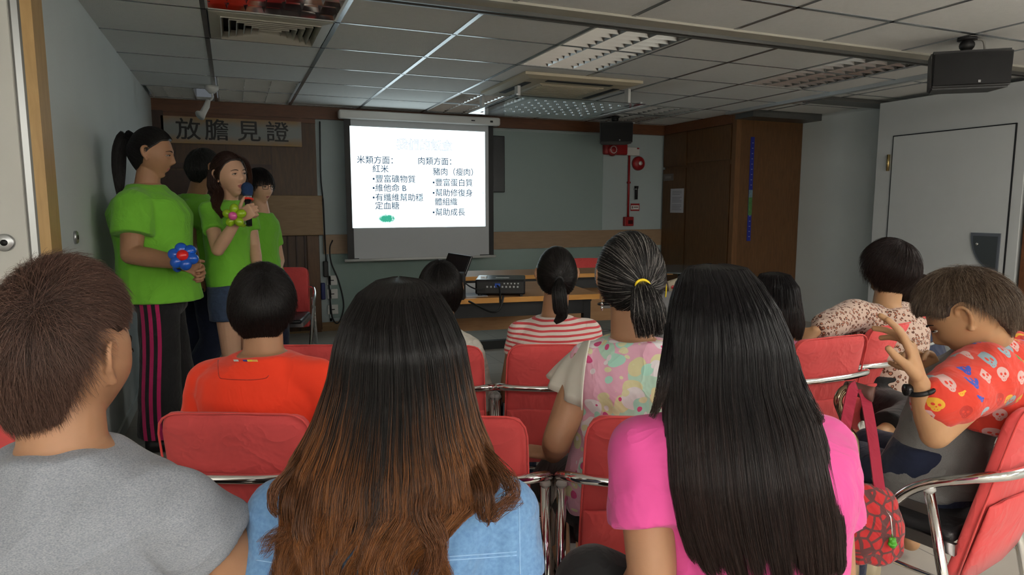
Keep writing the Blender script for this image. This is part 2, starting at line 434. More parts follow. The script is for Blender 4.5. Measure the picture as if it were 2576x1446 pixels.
for (a, b, c, d) in ((-.28, .28, -.385, -.335), (-.28, .28, .335, .385), (-.415, -.36, -.26, .26), (.36, .415, -.26, .26)):
    obj('air_slot', B((cx + a, cx + b, cy + c, cy + d, H - .040, H - .034)), MT['black'], t)
bm = bmesh.new()
for k in range(9): box(bm, cx - .25, cx + .25, cy - .22 + k * .05, cy - .205 + k * .05, H - .047, H - .043)
obj('intake_grille', bm, MT['accream'], t)
# clear wind deflector sheet under it
MT['acrylic'] = mat('clear acrylic', (.93, .97, 1), .03, trans=.96, ior=1.3)
t = thing('wind_deflector', 'clear acrylic sheet with rows of holes hung under the air conditioner', 'deflector', (2.6, 5.2, H - .12))
dz = H - .135
bm = bmesh.new(); box(bm, 2.02, 3.20, 4.78, 5.85, dz, dz + .005); obj('sheet', bm, MT['acrylic'], t)
bm = bmesh.new()
for i in range(10):
    for j in range(6):
        x, y = 2.27 + i * .085, 4.92 + j * .13
        r = bmesh.ops.create_cone(bm, segments=10, radius1=.011, radius2=.011, depth=.004, cap_ends=True)
        for v in r['verts']: v.co += V((x, y, dz - .002))
obj('stud', bm, mat('bright acrylic studs', (.8, .9, 1), .1, metal=.7), t)['kind'] = 'stuff'
for (x, y) in ((2.1, 4.9), (3.1, 4.9), (2.1, 5.7), (3.1, 5.7)):
    obj('bracket', B((x - .012, x + .012, y - .03, y + .03, dz, H)), MT['plasticwhite'], t)
for x in (2.05, 3.16): obj('rail', B((x - .01, x + .01, 4.78, 5.85, dz + .005, dz + .018)), MT['alu'], t)
# spot lamp on the ceiling above the banner
q = V((-.10, 6.05, H))
t = thing('spotlight', 'small white swivelling spotlight hanging over the calligraphy banner', 'spotlight', q)
bm = bmesh.new(); tube(bm, [q, q - V((0, 0, .03)), q - V((0, 0, .06))], [.055, .05, .02], 16); obj('ceiling_plate', bm, MT['plasticwhite'], t, True)
bm = bmesh.new(); tube(bm, smooth_path([q - V((0, 0, .05)), q - V((0, .01, .10)), q - V((.03, .03, .13))], 4), .007, 8); obj('arm', bm, MT['plasticwhite'], t, True)
bm = bmesh.new(); tube(bm, [q - V((.03, .03, .12)), q - V((.045, .045, .17)), q - V((.075, .075, .23)), q - V((.095, .095, .25))], [.018, .024, .026, .042], 16); obj('lamp_head', bm, MT['plasticwhite'], t, True)

# loudspeakers
def speaker(mount, label, yaw, w, h, dp, drop):
    t = thing('loudspeaker', label, 'loudspeaker', mount, None, yaw)
    bm = bmesh.new(); f = [(-w * .5, 0), (w * .5, 0), (w * .40, dp), (-w * .40, dp)]
    zt, zb = -drop, -drop - h
    va = [bm.verts.new((x, y, zt)) for x, y in f]; vb = [bm.verts.new((x * .97, y, zb)) for x, y in f]
    bm.faces.new(va); bm.faces.new(list(reversed(vb)))
    for k in range(4): bm.faces.new((va[k], vb[k], vb[(k + 1) % 4], va[(k + 1) % 4]))
    bmesh.ops.bevel(bm, geom=bm.edges[:], offset=.012, segments=3, affect='EDGES')
    # local coordinates under a rotated parent: bypass the world offset
    o = obj('cabinet', bm, MT['spk'], None, False); o.parent = t
    bm = bmesh.new(); n = 12                      # curved front grille
    for i in range(n):
        for z0_, z1_ in ((zb + .02, zt - .02),):
            a0 = -w * .46 + w * .92 * i / n; a1 = a0 + w * .92 / n
            g = lambda x: -.012 - .02 * (1 - (2 * x / w) ** 2)
            vs = [bm.verts.new((a0, g(a0), z0_)), bm.verts.new((a1, g(a1), z0_)), bm.verts.new((a1, g(a1), z1_)), bm.verts.new((a0, g(a0), z1_))]
            bm.faces.new(vs)
    bmesh.ops.remove_doubles(bm, verts=bm.verts, dist=1e-4)
    r = bmesh.ops.extrude_face_region(bm, geom=bm.faces[:])
    for v in [e for e in r['geom'] if isinstance(e, bmesh.types.BMVert)]: v.co.y = .002
    o = obj('grille', bm, MT['spkgrille'], None); o.parent = t
    bm = B((w * .06, w * .06 + .013, -.037, -.031, zb + .026, zb + .039)); o = obj('badge', bm, MT['chromeb'], None); o.parent = t
    bm = bmesh.new(); tube(bm, [(0, dp * .5, 0), (0, dp * .5, -.015)], .05, 16); tube(bm, [(0, dp * .5, 0), (0, dp * .5, -drop - .005)], .026, 14); ellip(bm, (0, dp * .5, -drop * .5), (V((.04, 0, 0)), V((0, .04, 0)), V((0, 0, .035))), 8)
    o = obj('mount', bm, MT['spk'], None, True); o.parent = t
    bm = bmesh.new(); tube(bm, smooth_path([(.03, dp * .5, -.01), (.08, dp * .5, -.02), (.10, dp * .55, -drop - .01)], 6), .006, 8); o = obj('cable', bm, MT['cablegrey'], None, True); o.parent = t
    return t
MT['chromeb'] = mat('grey badge', (.25, .25, .25), .4); MT['spk'] = mat('charcoal speaker shell', (.014, .013, .013), .5); MT['spkgrille'] = mat('black speaker grille', (.004, .0035, .004), .7, bump=.3, bscale=900)
MT['cablegrey'] = mat('grey cable', (.2, .19, .17), .5)
speaker((3.93, 2.60, H), 'large black loudspeaker hanging from the ceiling at upper right', math.radians(-38), .42, .215, .2, .085)
speaker((3.87, 6.32, H), 'far black loudspeaker hanging above the red fire alarm', math.radians(-20), .37, .235, .2, .06)

# ------------------------------------------------------------------ projection screen
YS = 6.75
t = thing('projection_screen', 'pulled down projection screen showing a slide in Chinese on the front wall', 'projection screen', (1.83, YS, 0))
bm = bmesh.new(); rbox(bm, 1.0, 2.68, YS - .045, YS + .055, 2.115, 2.20, .02, 3); obj('roller_case', bm, MT['plasticwhite'], t)
obj('case_label', B((2.35, 2.39, YS - .048, YS - .044, 2.15, 2.162), (2.56, 2.59, YS - .048, YS - .044, 2.145, 2.165)), MT['blackgloss'], t)
obj('sheet', B((1.115, 2.555, YS - .002, YS + .002, .745, 2.125)), MT['fabric_screen'], t)
obj('border', B((1.05, 1.115, YS - .0022, YS + .0022, .745, 2.125), (1.05, 1.16, YS - .004, YS + .002, .742, .752)), MT['black'], t); obj('border', B((2.555, 2.61, YS - .0022, YS + .0022, .745, 2.125), (2.45, 2.61, YS - .004, YS + .002, .742, .752)), MT['black'], t)
bm = bmesh.new(); tube(bm, [(1.02, YS, .73), (2.63, YS, .73)], .014, 12); obj('bottom_bar', bm, MT['plasticwhite'], t, True)
def slide_mat():
    m = mat('projected slide', (.02, .02, .02), .9); k = N_(m); c = k.coord(loc=(0, 0, 0))
    s = k.N.new('ShaderNodeSeparateXYZ'); k.L.new(c, s.inputs[0])
    def blob(cx, cz, rx, rz, p=1):
        a = k.math('POWER', k.math('DIVIDE', k.math('SUBTRACT', s.outputs[0], cx), rx), 2); b = k.math('POWER', k.math('DIVIDE', k.math('SUBTRACT', s.outputs[2], cz), rz), 2)
        return k.math('MAXIMUM', k.math('SUBTRACT', 1, k.math('ADD', a, b)), 0)
    n = k.noise(c, 60, 3).outputs[0]
    g = k.math('MULTIPLY', blob(-.38, 1.145, .10, .05), k.math('MULTIPLY', n, 3.2)); g2 = k.math('MULTIPLY', blob(.66, 1.42, .035, .17), n); g3 = k.math('MULTIPLY', blob(-.12, 1.17, .06, .045), k.math('MULTIPLY', n, .5))
    col = k.mix(k.math('MINIMUM', g, 1), (.80, .96, 1.0), (.02, .20, .13)); col = k.mix(g2, col, (.10, .26, .32)); col = k.mix(g3, col, (.25, .27, .3))
    k.L.new(col, k.b.inputs['Emission Color']); k.b.inputs['Emission Strength'].default_value = SLIDE_E
    return m
o = obj('projected_picture', B((1.105, 2.515, YS - .004, YS - .0025, 1.055, 2.05)), slide_mat(), t)
MT['slidetext'] = mat('slide lettering', (.02, .03, .05), .9, emit=(.02, .05, .10), es=1.0)
MT['slidetitle'] = mat('slide title outline', (.2, .2, .2), .9, emit=(.30, .36, .50), es=1.0)
def text(s, size, m, loc, parent, name='lettering', rot=(math.pi / 2, 0, 0), ext=.0, bold=0, outline=False, align='LEFT', sx=1, dbl=0):
    c = bpy.data.curves.new('t', 'FONT'); c.body = s; c.size = size; c.align_x = align; c.offset = bold; c.resolution_u = 3; c.extrude = ext
    if outline: c.fill_mode = 'NONE'; c.bevel_depth = .0020; c.bevel_resolution = 0
    tmp = bpy.data.objects.new('t', c); COL.objects.link(tmp)
    dg = bpy.context.evaluated_depsgraph_get(); me = bpy.data.meshes.new_from_object(tmp.evaluated_get(dg))
    bpy.data.objects.remove(tmp); me.materials.clear()
    if dbl:
        b2 = bmesh.new(); b2.from_mesh(me); me2 = me.copy(); me2.transform(Matrix.Translation((dbl, 0, .0001))); b2.from_mesh(me2); me2.transform(Matrix.Translation((-dbl / 2, dbl * .7, .0001))); b2.from_mesh(me2); b2.to_mesh(me); b2.free()
    me.transform(Matrix.Translation(loc) @ Euler(rot).to_matrix().to_4x4() @ Matrix.Scale(sx, 4, (1, 0, 0)))
    return mobj(name, me, m, parent)
def slide_xy(u, v):      # a picture position on the screen plane
    r = RM @ V(((u - 1288) / FPX, 1, (723 - v) / FPX)); q = r * (YS / r.y); return q.x, q.z + CAMZ
for s, u, v in (('米類方面：', 897, 409), ('紅米', 936, 432), ('•豐富礦物質', 936, 457), ('•維他命 B', 936, 480), ('•有纖維幫助穩', 936, 504), ('定血糖', 943, 525),
                ('肉類方面：', 1050, 412), ('豬肉（瘦肉）', 1088, 439), ('•豐富蛋白質', 1087, 466), ('•幫助修復身', 1087, 492), ('體組織', 1093, 515), ('•幫助成長', 1087, 541)):
    x, z = slide_xy(u, v); text(s, .083, MT['slidetext'], (x, YS - .0055, z), t, 'slide_text', dbl=.0016)
x, z = slide_xy(997, 373); text('我們的飯盒', .118, MT['slidetitle'], (x, YS - .0070, z), t, 'slide_title', outline=True)
# television behind the screen
t = thing('television', 'black flat panel mostly hidden behind the right edge of the projection screen', 'television', (2.65, YF, 1.7))
bm = bmesh.new(); rbox(bm, 2.45, 2.79, YF - .09, YF - .03, 1.42, 2.03, .008, 2); obj('case', bm, MT['blackgloss'], t); obj('wall_bracket', B((2.55, 2.65, YF - .03, YF, 1.6, 1.8)), MT['black'], t)
# whiteboards on the front wall
t = thing('whiteboard', 'large pale green board on the front wall right of the screen', 'board', (3.3, YF, 1.0))
obj('surface', B((2.3, 4.08, YF - .014, YF, .99, 2.10)), mat('pale green board', (.25, .32, .31), .35), t)
obj('frame', B((2.3, 4.08, YF - .018, YF - .012, 2.092, 2.10), (4.068, 4.08, YF - .018, YF - .012, .99, 2.10)), MT['wall_front'], t)
t = thing('glossy_board', 'shiny grey green writing board low on the wall behind the desks', 'board', (2.5, YF, .1))
MT['glossboard'] = mat('glossy green board', (.22, .30, .28), .12)
obj('surface', B((.9, 4.86, YF - .014, YF, .13, .785)), MT['glossboard'], t); obj('frame', B((.88, 4.9, YF - .02, YF, .10, .13), (.88, .9, YF - .02, YF, .10, .79)), MT['wall_front'], t)
# fire alarm group
def wx(u, v, y=YF - .01):
    r = RM @ V(((u - 1288) / FPX, 1, (723 - v) / FPX)); q = r * (y / r.y); return q.x, q.z + CAMZ
t = thing('fire_alarm_strobe', 'red fire alarm sounder box under the far loudspeaker', 'fire alarm', (4.2, YF, 1.93))
bm = bmesh.new(); rbox(bm, 4.06, 4.37, YF - .08, YF, 1.87, 2.00, .02, 3); obj('case', bm, MT['redplastic'], t, True)
bm = bmesh.new(); tube(bm, [(4.16, YF - .07, 1.925), (4.16, YF - .10, 1.925)], [.075, .055], 24); obj('beacon', bm, MT['redplastic'], t, True)
bm = bmesh.new()
for k in range(14):
    a = k / 14 * 2 * math.pi; x, z = 4.16 + .04 * math.cos(a), 1.925 + .04 * math.sin(a); box(bm, x - .005, x + .005, YF - .104, YF - .100, z - .006, z + .006)
obj('white_marking', bm, MT['plasticwhite'], t)
t = thing('alarm_junction_box', 'white box joined to the right end of the red alarm sounder', 'junction box', (4.46, YF, 1.93))
bm = bmesh.new(); rbox(bm, 4.375, 4.55, YF - .055, YF, 1.87, 1.965, .006, 2); obj('case', bm, MT['plasticwhite'], t); obj('red_lamp', B((4.51, 4.54, YF - .058, YF - .055, 1.945, 1.96)), MT['redplastic'], t)
bm = bmesh.new(); tube(bm, [(4.425, YF - .022, 1.87), (4.425, YF - .022, 1.13)], .013, 10); tube(bm, [(4.425, YF - .022, 1.56), (4.425, YF - .022, 1.54)], .024, 10)
tag(obj('conduit', bm, MT['redplastic'], None, True, (4.425, YF, 1.5)), 'thin vertical red conduit running down from the alarm', 'conduit')
t = thing('alarm_bell', 'round red alarm bell on the wall beside the conduit', 'alarm bell', (4.56, YF, 1.78))
bm = bmesh.new(); tube(bm, [(4.56, YF, 1.78), (4.56, YF - .03, 1.78), (4.56, YF - .05, 1.78), (4.56, YF - .058, 1.78)], [.085, .083, .065, .02], 28); obj('gong', bm, MT['redplastic'], t, True)
bm = bmesh.new(); tube(bm, [(4.56, YF - .055, 1.78), (4.56, YF - .066, 1.78)], .025, 16); obj('centre_cap', bm, MT['plasticwhite'], t, True)
t = thing('wall_torch', 'small dark torch clipped to the wall under the alarm bell', 'torch', (4.53, YF, 1.43))
bm = bmesh.new(); tube(bm, [(4.53, YF - .03, 1.35), (4.53, YF - .03, 1.46), (4.53, YF - .03, 1.48), (4.53, YF - .03, 1.51)], [.018, .018, .024, .026], 14); obj('body', bm, MT['black'], t, True)
obj('clip', B((4.505, 4.555, YF - .05, YF, 1.468, 1.478)), MT['alu'], t)
t = thing('fire_notice', 'small red and white notice beneath the torch', 'notice', (4.53, YF, 1.25))
obj('board', B((4.47, 4.595, YF - .006, YF, 1.21, 1.30)), MT['redplastic'], t); obj('white_panel', B((4.475, 4.585, YF - .008, YF - .006, 1.228, 1.278)), MT['plasticwhite'], t)
obj('print_line', B((4.485, 4.5, YF - .009, YF - .008, 1.24, 1.268), (4.51, 4.575, YF - .009, YF - .008, 1.25, 1.262)), mat('grey print', (.12, .1, .1), .8), t)
t = thing('break_glass_point', 'square red break glass call point at the foot of the conduit', 'call point', (4.42, YF, 1.08))
bm = bmesh.new(); rbox(bm, 4.365, 4.49, YF - .05, YF, 1.03, 1.14, .006, 2); obj('case', bm, MT['redplastic'], t); obj('glass_window', B((4.41, 4.475, YF - .053, YF - .05, 1.055, 1.10)), mat('dark red glass', (.05, .005, .008), .1), t)
# calligraphy banner
t = thing('banner', 'long paper banner with four black brushed Chinese characters on the timber wall', 'banner', (.06, YF - .03, 1.9))
def banner_mat():
    m = mat('painted banner paper', (.3, .3, .3), .8); k = N_(m); c = k.coord(); s = k.N.new('ShaderNodeSeparateXYZ'); k.L.new(c, s.inputs[0])
    e = k.math('ABSOLUTE', s.outputs[2]); n = k.noise(c, 9, 4).outputs[0]
    f = k.math('MULTIPLY', k.math('SUBTRACT', k.math('ADD', e, k.math('MULTIPLY', n, .09)), .085), 14)
    cl = k.N.new('ShaderNodeClamp'); k.L.new(f, cl.inputs[0])
    n2 = k.noise(c, 5, 3).outputs[0]
    a = k.mix(n2, (.36, .22, .05), (.34, .24, .20)); b = k.mix(k.noise(c, 3, 2).outputs[0], (.22, .24, .24), (.32, .33, .32))
    k.base(k.mix(cl.outputs[0], b, a)); return m
o = obj('paper', B((-.55, .665, YF - .060, YF - .058, 1.845, 2.085)), banner_mat(), t)
me = o.data; me.transform(Matrix.Translation((-(.0), 0, -(1.965 - 1.9)))); o.location = (0, 0, 1.965 - 1.9)
for s, u in (('放', 441), ('膽', 514), ('見', 596), ('證', 668)):
    x, z = wx(u, 345 + (u - 441) * .03, YF - .06); text(s, .205, MT['black'], (x, YF - .0625, z), t, 'brushed_character', sx=1.05, dbl=.004)
# lighter timber board and dark shelf edge left of the screen
t = thing('timber_ledge', 'light timber board boxed out from the dark wall behind the standing group', 'timber board', (.5, YF, 1.1))
bm = bmesh.new(); rbox(bm, -.1, .835, YF - .10, YF - .035, .985, 1.375, .004, 1); obj('board', bm, MT['woodlight'], t); obj('bracket', B((.1, .5, YF - .035, YF - .02, 1.1, 1.3)), MT['woodcab'], t)
# cables and sockets by the timber edge
t = thing('power_sockets', 'stack of white wall sockets with plugs low beside the timber wall', 'sockets', (.88, YF, .3))
for z in (.47, .33, .17):
    bm = bmesh.new(); rbox(bm, .86, .965, YF - .02, YF, z, z + .10, .004, 1); s = obj('socket', bm, MT['plasticwhite'], t); obj('slot', B((.895, .93, YF - .022, YF - .02, z + .045, z + .055)), MT['black'], s)
bm = bmesh.new(); rbox(bm, .83, .875, YF - .05, YF - .0, .56, .72, .006, 1); obj('plug_box', bm, MT['black'], t)
bm = bmesh.new(); rbox(bm, .80, .84, YF - .05, YF - .0, .33, .50, .006, 1); obj('blue_plug', bm, mat('dark blue plastic', (.01, .02, .12), .5), t)
for path, nm in (([(.845, YF - .03, 2.10), (.835, YF - .03, 1.6), (.845, YF - .03, 1.39), (.84, YF - .12, 1.3), (.85, YF - .06, 1.0), (.86, YF - .03, .72)], 'thin black cable running down the timber edge from the ceiling'),
                 ([(.93, YF - .03, .93), (.90, YF - .03, .85), (.91, YF - .03, .70), (.98, YF - .03, .5), (1.02, YF - .03, .25), (.96, YF - .03, .08), (.90, YF - .03, .15), (.88, YF - .04, .45), (.87, YF - .04, .6)], 'black cable looping beside the wall sockets')):
    bm = bmesh.new(); tube(bm, smooth_path(path, 8), .007, 8); tag(obj('cable', bm, MT['black'], None, True, path[0]), nm, 'cable')

# ------------------------------------------------------------------ built-in cabinet
t = thing('built_in_cabinet', 'full height brown veneer cabinet in the far right corner', 'cabinet', (5.4, 6.3, 0))
obj('body', B((4.92, XR - .002, 5.65, YF - .055, 0, H - .002)), MT['woodcab'], t)
obj('corner_post', B((4.905, 4.97, 5.64, 5.70, 0, H - .003)), wood('pale edge veneer', (.13, .06, .022), (.17, .08, .03)), t)
for (y0, y1, z0, z1) in ((5.72, 6.45, 1.76, 2.12), (6.47, 6.91, 1.74, 2.12), (5.72, 6.45, .06, 1.71), (6.47, 6.91, .06, 1.71)):
    obj('door', B((4.905, 4.92, y0, y1, z0, z1)), MT['woodcab'], t)
obj('cornice', B((4.90, 4.92, 5.7, YF - .055, 2.13, H - .003)), MT['woodtrim'], t)
t = thing('notice_paper', 'white printed sheet taped to the cabinet door', 'paper', (4.90, 6.6, 1.33))
obj('sheet', B((4.902, 4.904, 6.49, 6.745, 1.19, 1.475)), MT['paper'], t)
bm = bmesh.new()
for k in range(13):
    if k in (3, 8): continue
    box(bm, 4.900, 4.902, 6.53 + .03 * (k % 3 == 2), 6.71, 1.44 - k * .018, 1.446 - k * .018)
obj('printed_lines', bm, mat('faint grey print', (.25, .25, .3), .8), t)
t = thing('door_sign', 'small translucent grey sign on the cabinet above the printed sheet', 'sign', (4.90, 6.8, 1.62)); obj('plate', B((4.900, 4.905, 6.70, 6.90, 1.575, 1.655)), mat('grey translucent plastic', (.12, .10, .09), .3), t)
obj('print', B((4.899, 4.900, 6.74, 6.86, 1.60, 1.63)), mat('grey sign print', (.2, .18, .17), .6), t)
t = thing('height_chart', 'narrow blue height measuring strip on the cabinet side', 'height chart', (5.13, 5.65, 1.4))
obj('strip', B((5.107, 5.157, 5.645, 5.65, .895, 1.995)), MT['bluetape'], t)
obj('picture', B((5.107, 5.157, 5.643, 5.645, 1.17, 1.36)), mat('green meadow print', (.06, .17, .05), .6, var=.6, vscale=25), t)
obj('sky_picture', B((5.107, 5.157, 5.643, 5.645, 1.36, 1.44)), mat('pale blue print', (.12, .2, .25), .6, var=.5, vscale=40), t)
bm = bmesh.new()
for k in range(19):
    z = .94 + k * .055
    if 1.16 < z < 1.45: continue
    box(bm, 5.125, 5.143, 5.643, 5.645, z, z + .004)
obj('tick_marks', bm, MT['paper'], t)

# ------------------------------------------------------------------ folding partition at right, door leaf in it
PX = 5.53
bm = bmesh.new(); rbox(bm, PX, PX + .12, 3.20, 4.47, .01, H - .035, .004, 1)
t = thing('folding_partition', 'parked grey partition panel with a pass door at the right wall', 'partition', (PX, 3.85, 0)); obj('panel', bm, MT['panel'], t)
dr = obj('pass_door', B((PX - .008, PX, 3.285, 4.30, .03, 1.885)), MT['panel'], t)
bm = bmesh.new(); box(bm, PX - .0095, PX - .001, 3.275, 3.285, .03, 1.893); box(bm, PX - .0095, PX - .001, 3.28, 4.305, 1.886, 1.895); box(bm, PX - .0095, PX - .001, 4.30, 4.307, .03, 1.893)
obj('door_gap', bm, MT['black'], t)
bm = bmesh.new(); tube(bm, [(PX - .015, 4.335, 1.585), (PX - .015, 4.335, 1.73)], .013, 12); tube(bm, [(PX - .015, 4.335, 1.655), (PX - .015, 4.335, 1.66)], .016, 12); obj('hinge', bm, MT['brass'], t, True)
# quarter-round flush handle
def quarter(bm, x0, x1, r, cy, cz, hole=0):
    pts = [(cy, cz)] + [(cy + r * .22 * 0 + r * math.sin(a), cz - 1.32 * r * math.cos(a)) for a in [math.pi / 2 * k / 14 for k in range(15)]]
    pts = [(cy, cz)] + [(cy + r * math.sin(a), cz - 1.35 * r * math.cos(a)) for a in [math.pi / 2 * k / 14 for k in range(15)]]
    va = [bm.verts.new((x0, y, z)) for y, z in pts]; vb = [bm.verts.new((x1, y, z)) for y, z in pts]
    bm.faces.new(va); bm.faces.new(list(reversed(vb)))
    for k in range(len(pts)): bm.faces.new((va[k], vb[k], vb[(k + 1) % len(pts)], va[(k + 1) % len(pts)]))
bm = bmesh.new(); quarter(bm, PX - .02, PX - .008, .225, 3.32, 1.055); obj('handle_plate', bm, mat('grey plastic handle', (.09, .10, .12), .4), dr)
bm = bmesh.new(); quarter(bm, PX - .0215, PX - .0195, .19, 3.335, 1.03); obj('handle_recess', bm, mat('dark grey recess', (.045, .052, .056), .3), dr)
bm = bmesh.new(); ellip(bm, (PX - .022, 3.49, .965), (V((.006, 0, 0)), V((0, .011, 0)), V((0, 0, .013))), 8); obj('handle_button', bm, MT['chrome'], dr, True)
bm = B((PX + .0, XR, 3.06, 3.17, 0, 2.1), (PX + .02, XR, 2.2, 3.06, 0, 2.1))
t = thing('side_door', 'brown timber door at the extreme right edge behind the partition', 'door', (5.65, 2.6, 0)); obj('leaf', bm, MT['woodtrim'], t)
obj('frame_moulding', B((PX - .01, PX + .02, 2.3, 2.95, .95, 1.0), (PX - .01, PX + .02, 2.3, 2.95, .7, .74)), MT['woodcab'], t)

# ------------------------------------------------------------------ left partition panels
t = thing('partition_panel', 'white partition panel at the left edge with a round lock', 'partition', (-1.4, 3.0, 0))
bm = bmesh.new(); rbox(bm, -2.45, XL - .073, 2.945, 3.08, .01, H - .03, .004, 1); obj('panel', bm, MT['wall_white'], t)
def lock(c, ax, r, t, m):
    bm = bmesh.new(); tube(bm, [c, c + ax * .008, c + ax * .012], [r, r, r * .85], 28); l = obj('lock', bm, m, t, True)
    bm = bmesh.new(); tube(bm, [c + ax * .012, c + ax * .014], r * .36, 20); obj('keyhole', bm, MT['black'], l, True)
lock(V((-.765, 2.945, 1.14)), V((0, -1, 0)), .032, t, MT['alu'])
t = thing('wall_lock', 'small round steel lock set in the left wall', 'lock', (XL, 3.33, 1.14)); lock(V((XL, 3.33, 1.14)), V((1, 0, 0)), .028, t, MT['alu'])

# ------------------------------------------------------------------ desks
def desk(x0, x1, y0, y1, label, apron=True, zt=.75, panel=None, rot=0, legs=True):
    cx, cy = (x0 + x1) / 2, (y0 + y1) / 2
    t = thing('desk', label, 'desk', (cx, cy, 0), None, rot); w, d = (x1 - x0) / 2, (y1 - y0) / 2
    def add(n, bm, m):
        o = obj(n, bm, m, None); o.parent = t; return o
    add('desk_top', B((-w, w, -d + .006, d, zt - .028, zt)), MT['desk']); add('edge_strip', B((-w, w, -d, -d + .006, zt - .03, zt)), MT['deskedge'])
    if apron: add('apron', B((-w + .04, w - .04, -d + .05, -d + .08, zt - .12, zt - .045)), MT['black'])
    add('frame', B((-w + .04, w - .04, -d + .03, -d + .05, zt - .045, zt - .028), (-w + .04, w - .04, d - .07, d - .05, zt - .07, zt - .028)), MT['black'])
    if panel: add('modesty_panel', B((-w + .05, w - .05, d - .05, d - .035, panel[0], panel[1])), MT['desk'])
    for sx in (-1, 1):
        for sy in (-1, 1):
            bm = bmesh.new(); xx = sx * (w - .06); yy = sy * (d - .07); box(bm, xx - .022, xx + .022, yy - .022, yy + .022, 0, zt - .028); add('leg', bm, MT['black'])
    return t
DK = desk(.98, 2.06, 3.50, 4.25, 'orange brown desk carrying the projector and laptop', panel=(.43, .60), rot=math.radians(-8))
desk(1.45, 3.3, 4.55, 5.0, 'second long desk standing behind the projector desk', panel=(.30, .62), rot=math.radians(-8))
t = thing('floor_trunking', 'low black bar along the floor behind the desks', 'cable trunking', (2.0, 5.5, 0), None, math.radians(-5))
o = obj('bar', B((-.9, .9, -.03, .03, 0, .075)), MT['black'], None); o.parent = t
# projector
t = thing('projector', 'black video projector on the desk with blue video plug', 'projector', P(1260, 712, 3.95) * 1, None, math.radians(-24))
t.location.z = .75
def ladd(t, n, bm, m, sm=False):
    o = obj(n, bm, m, None, sm); o.parent = t; return o
bm = bmesh.new(); rbox(bm, -.145, .145, -.10, .16, .012, .098, .008, 2); ladd(t, 'body', bm, MT['blackgloss'])
bm = bmesh.new()
for sx in (-.12, .12):
    for sy in (-.08, .13): tube(bm, [(sx, sy, 0), (sx, sy, .014)], .012, 10)
ladd(t, 'foot', bm, MT['black'])
bm = B((-.135, .135, -.1035, -.100, .02, .085)); ladd(t, 'port_panel', bm, mat('matt black port panel', (.02, .02, .02), .6))
bm = bmesh.new()
for i in range(9): box(bm, -.08 + i * .022, -.07 + i * .022, -.1055, -.1035, .052, .062)
for i in range(5): box(bm, .02 + i * .02, .028 + i * .02, -.1055, -.1035, .072, .080)
ladd(t, 'port', bm, MT['alu'])
ladd(t, 'blue_plug', B((-.03, .0, -.125, -.1035, .055, .078)), mat('blue connector', (.01, .06, .35), .4))
ladd(t, 'label', B((-.03, .05, -.02, .03, .098, .0988)), mat('grey sticker', (.35, .36, .36), .4))
ladd(t, 'focus_dial', B((-.12, -.085, .0, .07, .098, .106)), MT['alu'])
pj = t
# laptop
lp = P(1078, 725, 3.95); lp.z = .75
t = thing('laptop', 'open black laptop with tilted lid on the desk beside the projector', 'laptop', lp, None, math.radians(-84))
bm = bmesh.new(); rbox(bm, -.17, .17, -.12, .12, 0, .02, .005, 2); ladd(t, 'base', bm, MT['black'])
bm = bmesh.new(); rbox(bm, -.17, .17, -.006, .006, 0, .235, .004, 2)
bmesh.ops.rotate(bm, verts=bm.verts, cent=(0, 0, 0), matrix=Matrix.Rotation(math.radians(-22), 3, 'X')); bmesh.ops.translate(bm, verts=bm.verts, vec=(0, .12, .012))
ladd(t, 'screen_lid', bm, MT['blackgloss'])
bm = bmesh.new(); box(bm, -.155, .155, -.0075, -.006, .015, .22)
bmesh.ops.rotate(bm, verts=bm.verts, cent=(0, 0, 0), matrix=Matrix.Rotation(math.radians(-22), 3, 'X')); bmesh.ops.translate(bm, verts=bm.verts, vec=(0, .12, .012))
ladd(t, 'display', bm, mat('dim laptop display', (.03, .025, .03), .15))
sp = P(1154, 735, 3.75); sp.z = .75
t = thing('desktop_speaker', 'upright black box between the laptop and projector', 'speaker', sp, None, math.radians(-24))
bm = bmesh.new(); rbox(bm, -.034, .034, -.04, .06, 0, .15, .004, 2); ladd(t, 'case', bm, MT['black']); ladd(t, 'grille', B((-.028, .028, -.042, -.04, .01, .14)), MT['spkgrille'])
sp = P(1195, 716, 3.93); sp.z = .751
t = thing('paper_sheet', 'white sheet of paper on the desk left of the projector', 'paper', sp, None, math.radians(-10)); ladd(t, 'sheet', B((-.09, .06, -.09, .07, 0, .002)), mat('bluish white paper', (.62, .66, .72), .7))
bm = bmesh.new(); a = pj.matrix_basis
pth = [pj.matrix_basis @ V(p) for p in ((-.015, -.125, .066), (-.0, -.17, .05), (.01, -.30, -.02))]
e = P(1262, 775, 3.5); pth += [P(1266, 745, 3.52), P(1258, 775, 3.5), P(1240, 785, 3.5), P(1215, 776, 3.55), P(1180, 758, 3.7)]
tube(bm, smooth_path(pth, 8), .006, 8); tag(obj('cable', bm, MT['black'], None, True, tuple(pth[0])), 'thick black cable drooping from the projector below the desk edge', 'cable')
bm = bmesh.new(); tube(bm, smooth_path([P(1170, 712, 3.8), P(1185, 722, 3.8), P(1205, 729, 3.78), P(1220, 727, 3.78)], 6), .004, 8); tag(obj('cable', bm, MT['black'], None, True, tuple(P(1170, 712, 3.8))), 'short black cable lying across the white paper', 'cable')
